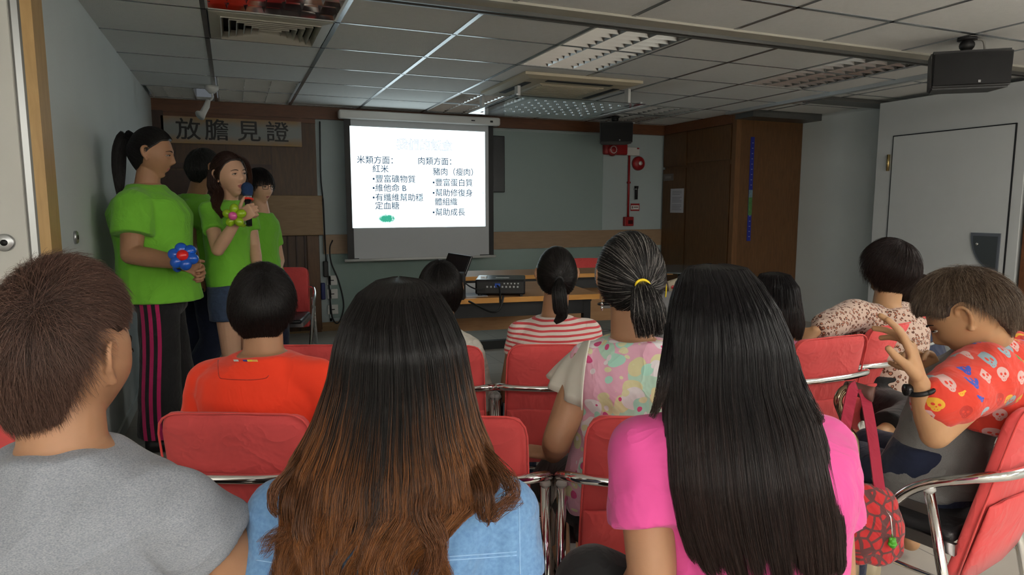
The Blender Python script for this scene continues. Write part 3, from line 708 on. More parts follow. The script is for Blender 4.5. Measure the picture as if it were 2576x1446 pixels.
# glass topped table at right behind the floral blouse
gp = P(1715, 675, 5.4)
t = thing('glass_table', 'round grey glass table near the cabinet with taped rim', 'table', (gp.x, gp.y, 0))
gz = gp.z
bm = bmesh.new(); tube(bm, [(gp.x, gp.y, gz - .01), (gp.x, gp.y, gz)], .36, 40); obj('glass_top', bm, mat('smoky glass', (.10, .115, .12), .12), t)
bm = bmesh.new(); tube(bm, [(gp.x, gp.y, 0), (gp.x, gp.y, gz - .01)], .03, 12); tube(bm, [(gp.x, gp.y, 0), (gp.x, gp.y, .02)], .2, 24); obj('pedestal', bm, MT['chrome'], t)
tpm = mat('pale green tape', (.25, .42, .42), .5)
for a0 in (-2.0, -1.35):
    bm = bmesh.new(); pts = [V((gp.x + .362 * math.cos(a0 + k * .05), gp.y + .362 * math.sin(a0 + k * .05), gz - .005)) for k in range(5)]; tube(bm, pts, .008, 6); obj('tape_strip', bm, tpm, t)
# rolled item with a yellow strap on a stand
t = thing('rolled_poster', 'rolled cream tube with brown end and yellow strap behind the floral blouse', 'rolled tube', P(1700, 720, 3.6))
bm = bmesh.new(); tube(bm, [P(1678, 722, 3.6), P(1710, 714, 3.62), P(1760, 712, 3.66)], [.030, .035, .034], 20); obj('tube', bm, mat('cream card', (.48, .42, .32), .7), t, True)
bm = bmesh.new(); tube(bm, [P(1660, 724, 3.6), P(1679, 722, 3.6)], [.028, .031], 20); obj('end_cap', bm, mat('dark brown end', (.06, .04, .03), .5), t, True)
bm = bmesh.new(); tube(bm, smooth_path([P(1664, 708, 3.56), P(1673, 708, 3.555), P(1676, 722, 3.55), P(1674, 752, 3.56)], 6), .0035, 8); obj('yellow_strap', bm, mat('yellow strap', (.8, .6, .02), .5), t, True)
bm = bmesh.new(); ellip(bm, P(1693, 722, 3.565), (V((.012, 0, 0)), V((0, .004, 0)), V((0, 0, .010))), 8); obj('red_mark', bm, MT['redplastic'], t, True)
t = thing('grey_bag', 'crumpled grey bag standing under the rolled tube', 'bag', P(1700, 900, 3.6))
bm = bmesh.new(); loft(bm, [(P(1700, 1100, 3.62), V((.20, 0, 0)), V((0, .12, 0))), (P(1700, 900, 3.62), V((.19, 0, 0)), V((0, .11, 0))), (P(1700, 800, 3.62), V((.16, 0, 0)), V((0, .09, 0))), (P(1700, 745, 3.62), V((.13, 0, 0)), V((0, .05, 0))), (P(1700, 730, 3.62), V((.11, 0, 0)), V((0, .03, 0)))])
obj('bag_body', bm, mat('grey nylon', (.16, .16, .165), .5, bump=.9, bscale=12), t, True)
# ------------------------------------------------------------------ folding chairs with red covers
MT['vinyl'] = mat('black vinyl seat', (.015, .015, .017), .4, bump=.2, bscale=30)
def cover_slices(bm, prof, n=36, p=5.0):
    prev = None; first = None
    for (z, w, th, y, k) in prof:
        vs = []
        for i in range(n):
            a = 2 * math.pi * i / n; c, s = math.cos(a), math.sin(a)
            x = w * math.copysign(abs(c) ** (2 / p), c); yy = th * math.copysign(abs(s) ** (2 / 3.0), s)
            vs.append(bm.verts.new((x, y + yy + k * (1 - (x / .18) ** 2) * -1, z + .004 * math.sin(x * 37 + z * 9))))
        if prev:
            for i in range(n): bm.faces.new((prev[i], prev[(i + 1) % n], vs[(i + 1) % n], vs[i]))
        else: first = vs
        prev = vs
    bm.faces.new(first); bm.faces.new(list(reversed(prev)))
CH_TOP = .79
def back_y(z): return -.205 - .075 * (z - .44) / .35
def make_chair():
    t = thing('folding_chair', '', 'chair')
    bm = bmesh.new(); prof = []
    for z, w in ((.79, .135), (.787, .150), (.779, .163), (.765, .172), (.74, .178), (.66, .181), (.58, .184), (.50, .187), (.42, .189), (.36, .190), (.34, .190)):
        th = .020 if z < .76 else .020 * max(.25, (.795 - z) / .035) ** .5
        prof.append((z, w, th, back_y(z), .016))
    cover_slices(bm, prof); c = ladd(t, 'backrest_cover', bm, MT['cover'], True)
    bm = bmesh.new(); pts = []
    for z, w in ((.35, .190), (.5, .188), (.66, .183), (.74, .180), (.765, .174), (.779, .164), (.788, .149), (.792, .13), (.793, .05)): pts.append((w, z))
    path = [V((-w, back_y(z) - .018 + .016 * 0, z)) for w, z in pts] + [V((w, back_y(z) - .018, z)) for w, z in reversed(pts)]
    tube(bm, path, .0028, 6); ladd(t, 'piping', bm, MT['piping'], True)
    bm = bmesh.new(); prof = [(.345, .185, .008, back_y(.345) - .024, .016), (.42, .184, .010, back_y(.42) - .027, .016), (.50, .183, .009, back_y(.5) - .028, .016), (.545, .182, .006, back_y(.545) - .027, .016), (.552, .182, .003, back_y(.55) - .027, .016)]
    cover_slices(bm, prof, 36, 8); ladd(t, 'pocket', bm, MT['cover'], True)
    bm = bmesh.new(); rbox(bm, -.20, .20, -.19, .21, .425, .46, .014, 3); ladd(t, 'seat', bm, MT['vinyl'], True)
    ladd(t, 'seat_frame', B((-.21, -.196, -.2, .2, .405, .435), (.196, .21, -.2, .2, .405, .435), (-.2, .2, .19, .204, .405, .43)), MT['chromed'])
    # one bent tube: front leg, armrest, round behind the back, armrest, front leg
    bm = bmesh.new(); zt = .632
    half = [(.245, .34, .012), (.245, .13, .27), (.245, -.04, .475), (.243, -.095, .545), (.241, -.145, .583), (.234, -.20, .610), (.215, -.262, .634), (.17, -.292, .640), (.08, -.308, .640), (0, -.31, .640)]
    full = [V((-x, y, z)) for x, y, z in half] + [V((x, y, z)) for x, y, z in reversed(half[:-1])]
    tube(bm, smooth_path(full, 5), .0125, 12); ladd(t, 'arm_tube', bm, MT['chrome'], True)
    for s in (-1, 1):
        bm = bmesh.new(); tube(bm, [(s * .232, -.14, .566), (s * .232, -.20, .30), (s * .232, -.262, .012)], .0125, 12); l = ladd(t, 'leg', bm, MT['chrome'], True)
        bm = bmesh.new(); tube(bm, [(s * .232, -.138, .576), (s * .232, -.142, .560)], .0145, 12); o = obj('end_cap', bm, MT['plasticwhite'], None, True); o.parent = l
        for (y, z) in ((-.264, 0), ):
            bm = bmesh.new(); tube(bm, [(s * .232, y, 0), (s * .232, y + .012, .03)], .016, 12); o = obj('rubber_foot', bm, MT['black'], None, True); o.parent = l
        ladd(t, 'hinge_plate', B((s * .238 - .002, s * .238 + .002, -.155, -.045, .50, .525)), MT['chromed'])
    bm = bmesh.new(); tube(bm, [(-.232, -.236, .13), (.232, -.236, .13)], .009, 10); tube(bm, [(-.24, .245, .13), (.24, .245, .13)], .009, 10)
    for s in (-1, 1): tube(bm, [(s * .236, -.24, .10), (s * .242, .28, .09)], .008, 10)
    ladd(t, 'crossbar', bm, MT['chrome'], True)
    return t
MT['chromed'] = mat('dull steel', (.35, .33, .33), .3, metal=1)
MT['piping'] = cloth('cover seam', (.68, .075, .07), .1)
chair0 = None
def onz(u, v, z):
    r = RM @ V(((u - 1288) / FPX, 1, (723 - v) / FPX)); k = (z - CAMZ) / r.z; return V((r.x * k, r.y * k, z))
def place_chair(pt, yawdeg, label, group='red covered folding chairs'):
    """pt: world point of the middle of the back's top edge"""
    global chair0
    if chair0 is None: chair0 = make_chair(); t = chair0
    else: t = copy_tree(chair0)
    a = math.radians(yawdeg); off = Matrix.Rotation(a, 3, 'Z') @ V((0, -.28, 0))
    t.location = (pt.x - off.x, pt.y - off.y, 0); t.rotation_euler = (0, 0, a)
    t['label'] = label; t['group'] = group; t['category'] = 'chair'; return t
place_chair(onz(590, 1035, .792), -24, 'red covered chair with its bare back directly behind the boy in orange')
place_chair(onz(65, 1012, .792), -34, 'red covered chair half hidden behind the head of the person in grey')
place_chair(onz(1130, 1043, .792), -22, 'red covered chair just right of the ombre haired woman, in front of her')
place_chair(onz(1672, 1046, .792), -26, 'red covered chair with a snagged patch holding the woman in the floral blouse')
place_chair(onz(800, 866, .792), -22, 'red covered chair of which only the top edge shows beyond the boy in orange')
place_chair(onz(1085, 868, .792), -20, 'red covered chair holding the person in a cream top')
place_chair(onz(1405, 865, .792), -22, 'red covered chair holding the woman in the striped shirt')
place_chair(onz(2090, 846, .792), 0, 'red covered chair at right below the leopard print sleeve')
place_chair(onz(2246, 815, .792), 8, 'red covered chair turned sideways behind the raised hands')
place_chair(onz(2330, 780, .792), 14, 'red covered chair beyond the sideways one, furthest right in its row')
place_chair(onz(2447, 1197, .634) + V((math.cos(math.radians(12)), math.sin(math.radians(12)), 0)) * .235 + V((.35, -.94, 0)) * .045, 12, 'red covered chair at the right edge holding the person in the skull scarf')
place_chair(P(715, 668, 5.2), 165, 'lone red chair standing against the timber wall behind the boy in orange')
place_chair(P(1478, 640, 6.1), 160, 'red chair standing behind the desks near the glossy board')

# ------------------------------------------------------------------ people
SKIN = {}
def skin(name, col, rough=.5):
    m = mat(name, col, rough, spec=.35); k = N_(m); c = k.coord(); n = k.noise(c, 22, 5)
    k.base(k.mix(n.outputs[0], tuple(x * .93 for x in col), tuple(x * 1.08 for x in col)))
    k.b.inputs['Subsurface Weight'].default_value = .08; k.b.inputs['Subsurface Radius'].default_value = (.01, .004, .002); k.b.inputs['Subsurface Scale'].default_value = .5
    k.bump(k.noise(c, 400, 2).outputs[0], .06, .002); return m
MT['skin_tan'] = skin('tan skin', (.37, .195, .11))
MT['skin_light'] = skin('light skin', (.60, .36, .24))
MT['skin_old'] = skin('older tan skin', (.42, .235, .12))
MT['lip'] = mat('lips', (.36, .12, .10), .45); MT['eyewhite'] = mat('eye white', (.6, .57, .53), .2); MT['iris'] = mat('dark iris', (.01, .006, .004), .1)

def fr(phi):
    """phi: facing, 0 = away from the camera, +90 = towards picture right; returns right, forward"""
    a = YAW - math.radians(phi); f = V((-math.sin(a), math.cos(a), 0)); return V((math.cos(a), math.sin(a), 0)), f
UP = V((0, 0, 1))
class HF:          # head frame
    def __init__(s, c, phi, nod=0, tilt=0, sc=1.0):
        r, f = fr(phi); R = Matrix((r, f, UP)).transposed() @ Matrix.Rotation(math.radians(tilt), 3, 'Y') @ Matrix.Rotation(math.radians(-nod), 3, 'X')
        s.R = R; s.c = V(c); s.s = sc; s.r = R @ V((1, 0, 0)); s.f = R @ V((0, 1, 0)); s.u = R @ V((0, 0, 1)); s.M = np.array(R); s.cn = np.array(s.c)
    def w(s, x, y, z): return s.c + s.R @ (V((x, y, z)) * s.s)
    def wn(s, A): return A @ s.M.T * s.s + s.cn
def sm(a, b, x):
    t = min(1, max(0, (x - a) / (b - a))); return t * t * (3 - 2 * t)
def head_point(d):
    """unit direction -> head surface (metres, face +y)"""
    x, y, z = d
    X, Y, Z = x * .077, y * .094, z * .115
    low = sm(.05, -1, z)
    X *= 1 - .42 * low ** 1.3
    if y < 0: Y *= 1 - .55 * sm(-.1, -.9, z)
    else: Y *= 1 - .10 * low; Y -= .006 * sm(.4, .9, y) * (1 - abs(x))
    if z > 0: X *= 1 + .04 * sm(0, .6, z) * sm(.3, -.6, y)
    def g(cx, cz, sx, sz, amp):
        return amp * math.exp(-((X - cx) / sx) ** 2 - ((Z - cz) / sz) ** 2) if y > 0 else 0
    dy = g(0, -.030, .012, .013, .017) + g(0, -.012, .008, .020, .011) + g(.011, -.036, .006, .007, .005) + g(-.011, -.036, .006, .007, .005)
    dy += g(.031, .000, .016, .010, -.008) + g(-.031, .000, .016, .010, -.008) + g(0, .022, .045, .009, .004)
    dy += g(.040, -.028, .020, .022, .004) + g(-.040, -.028, .020, .022, .004)
    dy += g(0, -.058, .017, .005, .006) + g(0, -.069, .014, .005, .006) + g(0, -.0635, .018, .0022, -.003) + g(0, -.082, .02, .006, -.004) + g(0, -.098, .022, .014, .014) + g(0, -.064, .024, .012, .004)
    return X, Y + dy, Z
_headv = None
def add_head(bm, hf, mouth=0):
    b2 = bmesh.new(); bmesh.ops.create_icosphere(b2, subdivisions=5, radius=1)
    for v in b2.verts:
        X, Y, Z = head_point(v.co.normalized())
        if mouth and Z < -.06 and Y > .02: Z -= mouth * sm(-.06, -.07, Z)
        v.co = hf.w(X, Y, Z)
    me = bpy.data.meshes.new('t'); b2.to_mesh(me); b2.free(); bm.from_mesh(me); bpy.data.meshes.remove(me)
    for s in (-1, 1):      # ears: rim curve, bowl and lobe
        pts = [(.073, .004, -.030), (.080, -.004, -.020), (.088, -.014, -.004), (.091, -.018, .014), (.088, -.012, .028), (.082, .000, .031), (.076, .008, .022), (.074, .008, .010)]
        tube(bm, smooth_path([hf.w(s * a, b, c) for a, b, c in pts], 4), .0048 * hf.s, 8)
        ellip(bm, hf.w(s * .078, -.006, .004), (hf.r * .006 * hf.s + hf.f * 0, (hf.f + hf.r * (-s * .5)) * .014 * hf.s, hf.u * .026 * hf.s), 8)
        ellip(bm, hf.w(s * .078, .002, -.027), (hf.r * .005 * hf.s, hf.f * .008 * hf.s, hf.u * .009 * hf.s), 8)

def add_hand(bm, wr, d, nrm, side, size=1.0, curl=(35, 40, 30), spread=6, thumb=(40, 10), curls=None):
    """wr: wrist, d: pointing direction, nrm: out of the back of the hand, side: +1 thumb on the a side"""
    d = V(d).normalized(); nrm = (V(nrm) - d * V(nrm).dot(d)).normalized(); a = d.cross(nrm).normalized() * side; k = size
    loft(bm, [(wr - d * .005 * k, a * .025 * k, nrm * .018 * k), (wr + d * .02 * k, a * .032 * k, nrm * .017 * k), (wr + d * .055 * k, a * .040 * k, nrm * .014 * k), (wr + d * .082 * k, a * .041 * k, nrm * .012 * k), (wr + d * .092 * k, a * .036 * k, nrm * .009 * k)])
    L = [(.040, .025, .020), (.045, .029, .021), (.042, .027, .020), (.033, .020, .017)]
    for i in range(4):
        off = (.030 - i * .0205); p = wr + d * (.084 - .004 * abs(i - 1)) * k + a * off * k
        ang = math.radians(spread * (1.4 - i)); dd = (d * math.cos(ang) + a * math.sin(ang)).normalized(); r = (.0090 - .0006 * (i == 3)) * k
        cu = curls[i] if curls else curl; n_ = nrm; axis = dd.cross(n_)
        for j in range(3):
            th = math.radians(cu[j]); nd = (dd * math.cos(th) - n_ * math.sin(th)).normalized(); n_ = (n_ * math.cos(th) + dd * math.sin(th)).normalized(); dd = nd
            q = p + dd * L[i][j] * k; capsule(bm, p, q, r, r * .92, 10); p = q; r *= .92
    p = wr + d * .022 * k + a * .024 * k; t1, t2 = math.radians(thumb[0]), math.radians(thumb[1])
    dd = (d * math.cos(t1) + a * math.sin(t1) - nrm * .35).normalized(); q = p + dd * .042 * k; capsule(bm, p, q, .013 * k, .0105 * k, 10)
    dd = (dd * math.cos(t2) + d * math.sin(t2) - nrm * .2).normalized(); p = q; q = p + dd * .030 * k; capsule(bm, p, q, .0105 * k, .0095 * k, 10)
    p = q; q = p + (dd + d * .3).normalized() * .022 * k; capsule(bm, p, q, .0092 * k, .0078 * k, 10)

def remeshed(bm, vox, smooth=3, disp=0, dscale=.12, sfac=.5):
    me = bpy.data.meshes.new('t'); bm.to_mesh(me); bm.free()
    o = bpy.data.objects.new('t', me); COL.objects.link(o)
    r = o.modifiers.new('r', 'REMESH'); r.mode = 'VOXEL'; r.voxel_size = vox; r.adaptivity = 0
    s = o.modifiers.new('s', 'SMOOTH'); s.factor = sfac; s.iterations = smooth
    if disp:
        tx = bpy.data.textures.new('c', 'CLOUDS'); tx.noise_scale = dscale; tx.noise_depth = 1
        dm = o.modifiers.new('d', 'DISPLACE'); dm.texture = tx; dm.strength = disp; dm.mid_level = .5; dm.texture_coords = 'LOCAL'
        s = o.modifiers.new('s2', 'SMOOTH'); s.factor = .4; s.iterations = 1
    dg = bpy.context.evaluated_depsgraph_get(); out = bpy.data.meshes.new_from_object(o.evaluated_get(dg))
    bpy.data.objects.remove(o); bpy.data.meshes.remove(me); out.materials.clear(); return out

def person(label, J, root=None):
    """J: dict of world joints and options. Body is one continuous remeshed surface, clothes are children."""
    g = J.get; hf = J['head']; nk = V(J['neck']); phi = J['phi']; r, f = fr(phi); k = g('k', 1.0)
    hip = V(J['hip']); sw = g('sw', .165) * k; sd = g('sdrop', .055)
    shl = g('shL', nk - r * sw - UP * sd); shr = g('shR', nk + r * sw - UP * sd)
    seated = g('seated', True)
    if root is None: root = (hip.x, hip.y, 0)
    t = thing('person', label, 'person', root)
    elL = g('elL', shl - r * .05 - UP * .27 * k + f * .02); elR = g('elR', shr + r * .05 - UP * .27 * k + f * .02)
    wrL = g('wrL', elL + f * .20 * k + r * .08 + UP * .02); wrR = g('wrR', elR + f * .20 * k - r * .08 + UP * .02)
    if seated:
        knL = g('knL', hip + f * .42 * k - r * .11 + UP * .03); knR = g('knR', hip + f * .42 * k + r * .11 + UP * .03)
        anL = g('anL', V((knL.x, knL.y, .08)) + f * .03); anR = g('anR', V((knR.x, knR.y, .08)) + f * .03)
    else:
        knL = g('knL', V((hip.x, hip.y, hip.z * .53)) - r * .09 + f * .02); knR = g('knR', V((hip.x, hip.y, hip.z * .53)) + r * .09 + f * .02)
        anL = g('anL', V((hip.x, hip.y, .08)) - r * .10); anR = g('anR', V((hip.x, hip.y, .08)) + r * .10)
    bw = g('bw', 1.0)      # build
    # torso rings: fraction from hip to neck, half width, half depth
    prof = g('torso', [(-.10, .150, .105), (.0, .165, .115), (.18, .155, .110), (.38, .135, .100), (.58, .142, .102), (.76, .160, .105), (.88, .150, .088), (.96, .105, .070), (1.02, .062, .060)])
    cur = g('curve', .02)
    def rings(inf=0.0, lo=-9, hi=9):
        out = []
        for (q, w, d) in prof:
            if q < lo or q > hi: continue
            c = hip.lerp(nk, q) + f * (-cur * math.sin(math.pi * min(max(q, 0), 1)))
            tl = (1 if q < .9 else .8)
            out.append((c, r * (w * bw * k + inf), f * (d * g('bd', bw) * k + inf)))
        return out
    vox = g('vox', .005)
    bm = bmesh.new(); loft(bm, rings(-.004))
    capsule(bm, nk - UP * .03, hf.c - hf.u * .055 * hf.s - hf.f * .012, g('nr', .056) * k, .052 * k)
    add_head(bm, hf, g('mouth', 0))
    ar = g('ar', 1.0) * k
    for (sh, el, wr) in ((shl, elL, wrL), (shr, elR, wrR)):
        capsule(bm, nk - UP * .045, sh, .050 * k, .050 * ar)
        capsule(bm, sh, el, .050 * ar, .039 * ar); 
        m1 = el.lerp(wr, .35); capsule(bm, el, m1, .038 * ar, .039 * ar); capsule(bm, m1, wr, .039 * ar, .026 * ar)
    for nm, wr, el, sd_ in (('hL', wrL, elL, 1), ('hR', wrR, elR, -1)):
        h = g(nm, {}); d = h.get('d', (wr - el).normalized()); n = h.get('n', UP); 
        add_hand(bm, wr, d, n, h.get('side', sd_), h.get('size', .95 * k), h.get('curl', (35, 40, 30)), h.get('spread', 6), h.get('thumb', (40, 10)), h.get('curls'))
    lr = g('lr', 1.0) * k
    for sgn, kn, an in ((-1, knL, anL), (1, knR, anR)):
        hp = hip + r * sgn * .085 * k
        capsule(bm, hp, kn, .082 * lr, .056 * lr); m1 = kn.lerp(an, .3); capsule(bm, kn, m1, .052 * lr, .053 * lr); capsule(bm, m1, an, .053 * lr, .034 * lr)
        capsule(bm, an - UP * .035 - f * .03, an + f * .13 - UP * .05, .032, .026)
    me = remeshed(bm, vox, g('bsm', 3))
    body = mobj('body', me, [g('skin', MT['skin_tan']), MT['lip']], t, True)
    # lips
    co = np.empty(len(me.vertices) * 3); me.vertices.foreach_get('co', co); co = co.reshape(-1, 3) + np.array(root)
    loc = (co - hf.cn) @ hf.M / hf.s
    mk = (np.abs(loc[:, 0]) < .021) & (loc[:, 1] > .07) & (np.abs(loc[:, 2] + .0635 + g('mouth', 0) * .4) < (.0095 + g('mouth', 0) * .6) * (1 - (loc[:, 0] / .024) ** 2))
    if mk.any():
        for p in me.polygons:
            if mk[p.vertices[0]] and mk[p.vertices[2]]: p.material_index = 1
    # face features
    if g('face', True):
        for s in (-1, 1):
            bm = bmesh.new(); ellip(bm, hf.w(s * .031, .0745, .0005), (hf.r * .0135 * hf.s, hf.f * .0115 * hf.s, hf.u * .0034 * hf.s), 10); e = obj('eye', bm, MT['eyewhite'], t, True)
            bm = bmesh.new(); ellip(bm, hf.w(s * .031, .0835, .0008), (hf.r * .0052 * hf.s, hf.f * .0032 * hf.s, hf.u * .0036 * hf.s), 10); obj('iris', bm, MT['iris'], e, True)
            bm = bmesh.new(); tube(bm, smooth_path([hf.w(s * a, b, c) for a, b, c in ((.017, .0805, .0005), (.024, .0862, .0036), (.033, .0862, .0040), (.042, .0805, .0020), (.046, .0765, .0002))], 4), [.0008 + .0008 * math.sin(math.pi * i / 16) for i in range(17)], 6); obj('eyelash', bm, MT['iris'], e, True)
            bm = bmesh.new(); tube(bm, smooth_path([hf.w(s * a, b, c) for a, b, c in ((.014, .091, .018), (.026, .090, .0215), (.037, .083, .0215), (.047, .072, .017))], 4), [.0018, .002, .0022, .0024, .0024, .0024, .0022, .002, .0018, .0016, .0014, .0012, .001], 6); obj('eyebrow', bm, MT['brow'], t, True)
    # shirt
    if g('shirt'):
        s_ = g('shirt'); inf = s_.get('inf', .010); bm = bmesh.new()
        loft(bm, rings(inf, s_.get('lo', -.5), s_.get('hi', 1.1)))
        for (sh, el) in ((shl, elL), (shr, elR)):
            fr_ = s_.get('sleeve', .55); e = sh.lerp(el, fr_); rr = s_.get('sr', .060) * ar; rr2 = s_.get('sr2', .062) * ar
            capsule(bm, nk - UP * s_.get('trap', .048) - (nk - sh) * .04, sh, s_.get('tr', .064) * k, rr); pass
            if fr_ > 0:
                a_, b_ = basis((e - sh)); loft(bm, [(sh - (e - sh).normalized() * rr * .7, a_ * rr * .6, b_ * rr * .6), (sh, a_ * rr, b_ * rr), (sh.lerp(e, .5), a_ * (rr + rr2) / 2, b_ * (rr + rr2) / 2), (e, a_ * rr2, b_ * rr2)])
        for fn in s_.get('extra', []): fn(bm)
        me = remeshed(bm, s_.get('vox', .007), s_.get('sm', 5), s_.get('disp', .012), s_.get('ds', .09))
        J['_shirt'] = mobj(s_.get('name', 'shirt'), me, s_['mat'], t, True)
    if g('pants'):
        p_ = g('pants'); bm = bmesh.new()
        if seated: loft(bm, [(hip - f * .02 + UP * .14, r * .15 * bw * k, f * .10 * bw * k), (hip + UP * .06, r * .165 * bw * k, f * .12 * bw * k), (hip - UP * .04, r * .17 * bw * k, f * .13 * k), (hip - UP * .08, r * .14 * k, f * .10 * k)])
        else: loft(bm, [(hip + UP * .05, r * .135 * bw * k, f * .10 * bw * k), (hip - UP * .03, r * .160 * bw * k, f * .12 * bw * k), (hip - UP * .09, r * .165 * bw * k, f * .11 * bw * k), (hip - UP * .13, r * .12 * k, f * .09 * k)])
        L = p_.get('len', 1.0); w1, w2, w3 = p_.get('r', (.096, .075, .07))
        for sgn, kn, an in ((-1, knL, anL), (1, knR, anR)):
            hp = hip + r * sgn * .082 * k
            if L <= .5:
                e = hp.lerp(kn, L * 2); a_, b_ = basis(e - hp); loft(bm, [(hp, a_ * w1 * k, b_ * w1 * k), (e, a_ * w2 * k, b_ * w2 * k)])
            else:
                capsule(bm, hp, kn, w1 * k, w2 * k); e = kn.lerp(an, (L - .5) * 2); a_, b_ = basis(e - kn); loft(bm, [(kn, a_ * w2 * k, b_ * w2 * k), (e, a_ * w3 * k, b_ * w3 * k)])
        me = remeshed(bm, .008, 4, .010, .1); J['_pants'] = mobj(p_.get('name', 'trousers'), me, p_['mat'], t, True)
    if g('shoe'):
        for an in (anL, anR):
            bm = bmesh.new(); c = V((an.x, an.y, 0)); ff = g('footdir', f)
            rr = ff.cross(UP)
            loft(bm, [(c - ff * .07 + UP * .045, UP * .04, rr * .030), (c - ff * .04 + UP * .05, UP * .045, rr * .036), (c + ff * .05 + UP * .04, UP * .036, rr * .042), (c + ff * .12 + UP * .032, UP * .028, rr * .044), (c + ff * .17 + UP * .026, UP * .02, rr * .034), (c + ff * .185 + UP * .024, UP * .012, rr * .02)])
            obj('shoe', bm, g('shoe'), t, True)
    J['t'] = t; J['shl'], J['shr'], J['elL_'], J['elR_'], J['wrL_'], J['wrR_'] = shl, shr, elL, elR, wrL, wrR
    return t
MT['brow'] = mat('dark brow hair', (.012, .009, .007), .8)

# ------------------------------------------------------------------ hair
def hairmat(name, root, tip, p0=.35, p1=.7, rough=.33, white=None, wfrac=.0, spec=.36, streak=None):
    m = mat(name, root, rough, spec=spec); k = N_(m)
    a = k.N.new('ShaderNodeAttribute'); a.attribute_name = 'ht'; b = k.N.new('ShaderNodeAttribute'); b.attribute_name = 'hr'
    mr = k.N.new('ShaderNodeMapRange'); mr.inputs[1].default_value = p0; mr.inputs[2].default_value = p1; mr.interpolation_type = 'SMOOTHSTEP'; k.L.new(k.math('ADD', a.outputs['Fac'], k.math('MULTIPLY', k.math('SUBTRACT', b.outputs['Fac'], .5), .25)), mr.inputs[0])
    col = k.mix(mr.outputs[0], root, tip)
    vv = k.math('ADD', .6, k.math('MULTIPLY', b.outputs['Fac'], .8))
    mul = k.N.new('ShaderNodeVectorMath'); mul.operation = 'SCALE'; k.L.new(col, mul.inputs[0]); k.L.new(vv, mul.inputs['Scale']); col = mul.outputs[0]
    if wfrac:
        col = k.mix(k.math('GREATER_THAN', k.math('FRACT', k.math('MULTIPLY', b.outputs['Fac'], 37.3)), 1 - wfrac), col, white)
    k.base(col); return m
def strands(name, paths, rad, m, parent, taper=.35, flat=1.0, attr=None, rnd=None):
    """paths (n, m, 3) -> one mesh of three sided strands"""
    paths = np.asarray(paths, float); n, k, _ = paths.shape
    t = np.gradient(paths, axis=1); t /= np.linalg.norm(t, axis=2, keepdims=True) + 1e-9
    ref = np.tile(np.array([.3, .2, .93]), (n, 1, 1)) + rng.normal(0, .5, (n, 1, 3)); a = np.cross(t, ref); a /= np.linalg.norm(a, axis=2, keepdims=True) + 1e-9; b = np.cross(t, a)
    s = np.linspace(0, 1, k); w = (rad * (1 - (1 - taper) * s ** 2))[None, :, None]
    vs = np.stack([paths + w * (a * math.cos(q) + b * math.sin(q)) for q in (0, 2.094, 4.189)], 2)     # n,k,3,3
    base = np.arange(n * k * 3).reshape(n, k, 3)
    fs = [np.stack([base[:, :-1, i], base[:, :-1, (i + 1) % 3], base[:, 1:, (i + 1) % 3], base[:, 1:, i]], -1).reshape(-1, 4) for i in range(3)]
    F = np.concatenate(fs); me = bpy.data.meshes.new(name)
    off = np.zeros(3); q = parent
    while q is not None: off += np.array(q.location); q = q.parent
    me.vertices.add(n * k * 3); me.vertices.foreach_set('co', (vs.reshape(-1, 3) - off).ravel())
    me.loops.add(F.size); me.loops.foreach_set('vertex_index', F.ravel().astype(np.int32))
    me.polygons.add(len(F)); me.polygons.foreach_set('loop_start', np.arange(0, F.size, 4, dtype=np.int32)); me.polygons.foreach_set('loop_total', np.full(len(F), 4, np.int32))
    me.update(); me.polygons.foreach_set('use_smooth', [True] * len(F))
    at = me.attributes.new('ht', 'FLOAT', 'POINT'); tt = np.tile(s, (n, 1)) if attr is None else attr; at.data.foreach_set('value', np.repeat(tt, 3, axis=1).ravel() if tt.ndim == 2 else tt)
    rr = rng.random(n) if rnd is None else rnd; at = me.attributes.new('hr', 'FLOAT', 'POINT'); at.data.foreach_set('value', np.repeat(rr, k * 3))
    me.materials.append(m); o = bpy.data.objects.new(name, me); COL.objects.link(o); o.parent = parent; return o

def hairline(az):       # lowest z (unit sphere) covered by hair, az from back 0 to front 180
    return np.interp(az, [0, 50, 80, 98, 112, 135, 180], [-.80, -.72, -.42, .12, .30, .52, .58])
def unit_dirs(n, line=hairline, pad=0):
    out = np.empty((0, 3))
    while len(out) < n:
        d = rng.normal(size=(n * 2, 3)); d /= np.linalg.norm(d, axis=1, keepdims=True)
        az = np.degrees(np.arccos(np.clip(-d[:, 1] / np.maximum(np.hypot(d[:, 0], d[:, 1]), 1e-6), -1, 1)))
        out = np.concatenate([out, d[d[:, 2] > line(az) + pad]])
    return out[:n]
def scalp(d, ax, drop=True):
    q = d * np.array(ax)
    lowf = np.clip(-(d[:, 2:3]) / 1.0, 0, 1)
    q[:, 0:1] *= 1 - .20 * lowf ** 1.3
    q[:, 1:2] = np.where(d[:, 1:2] < 0, q[:, 1:2] * (1 - .28 * np.clip((-d[:, 2:3] - .1) / .8, 0, 1)), q[:, 1:2]); return q
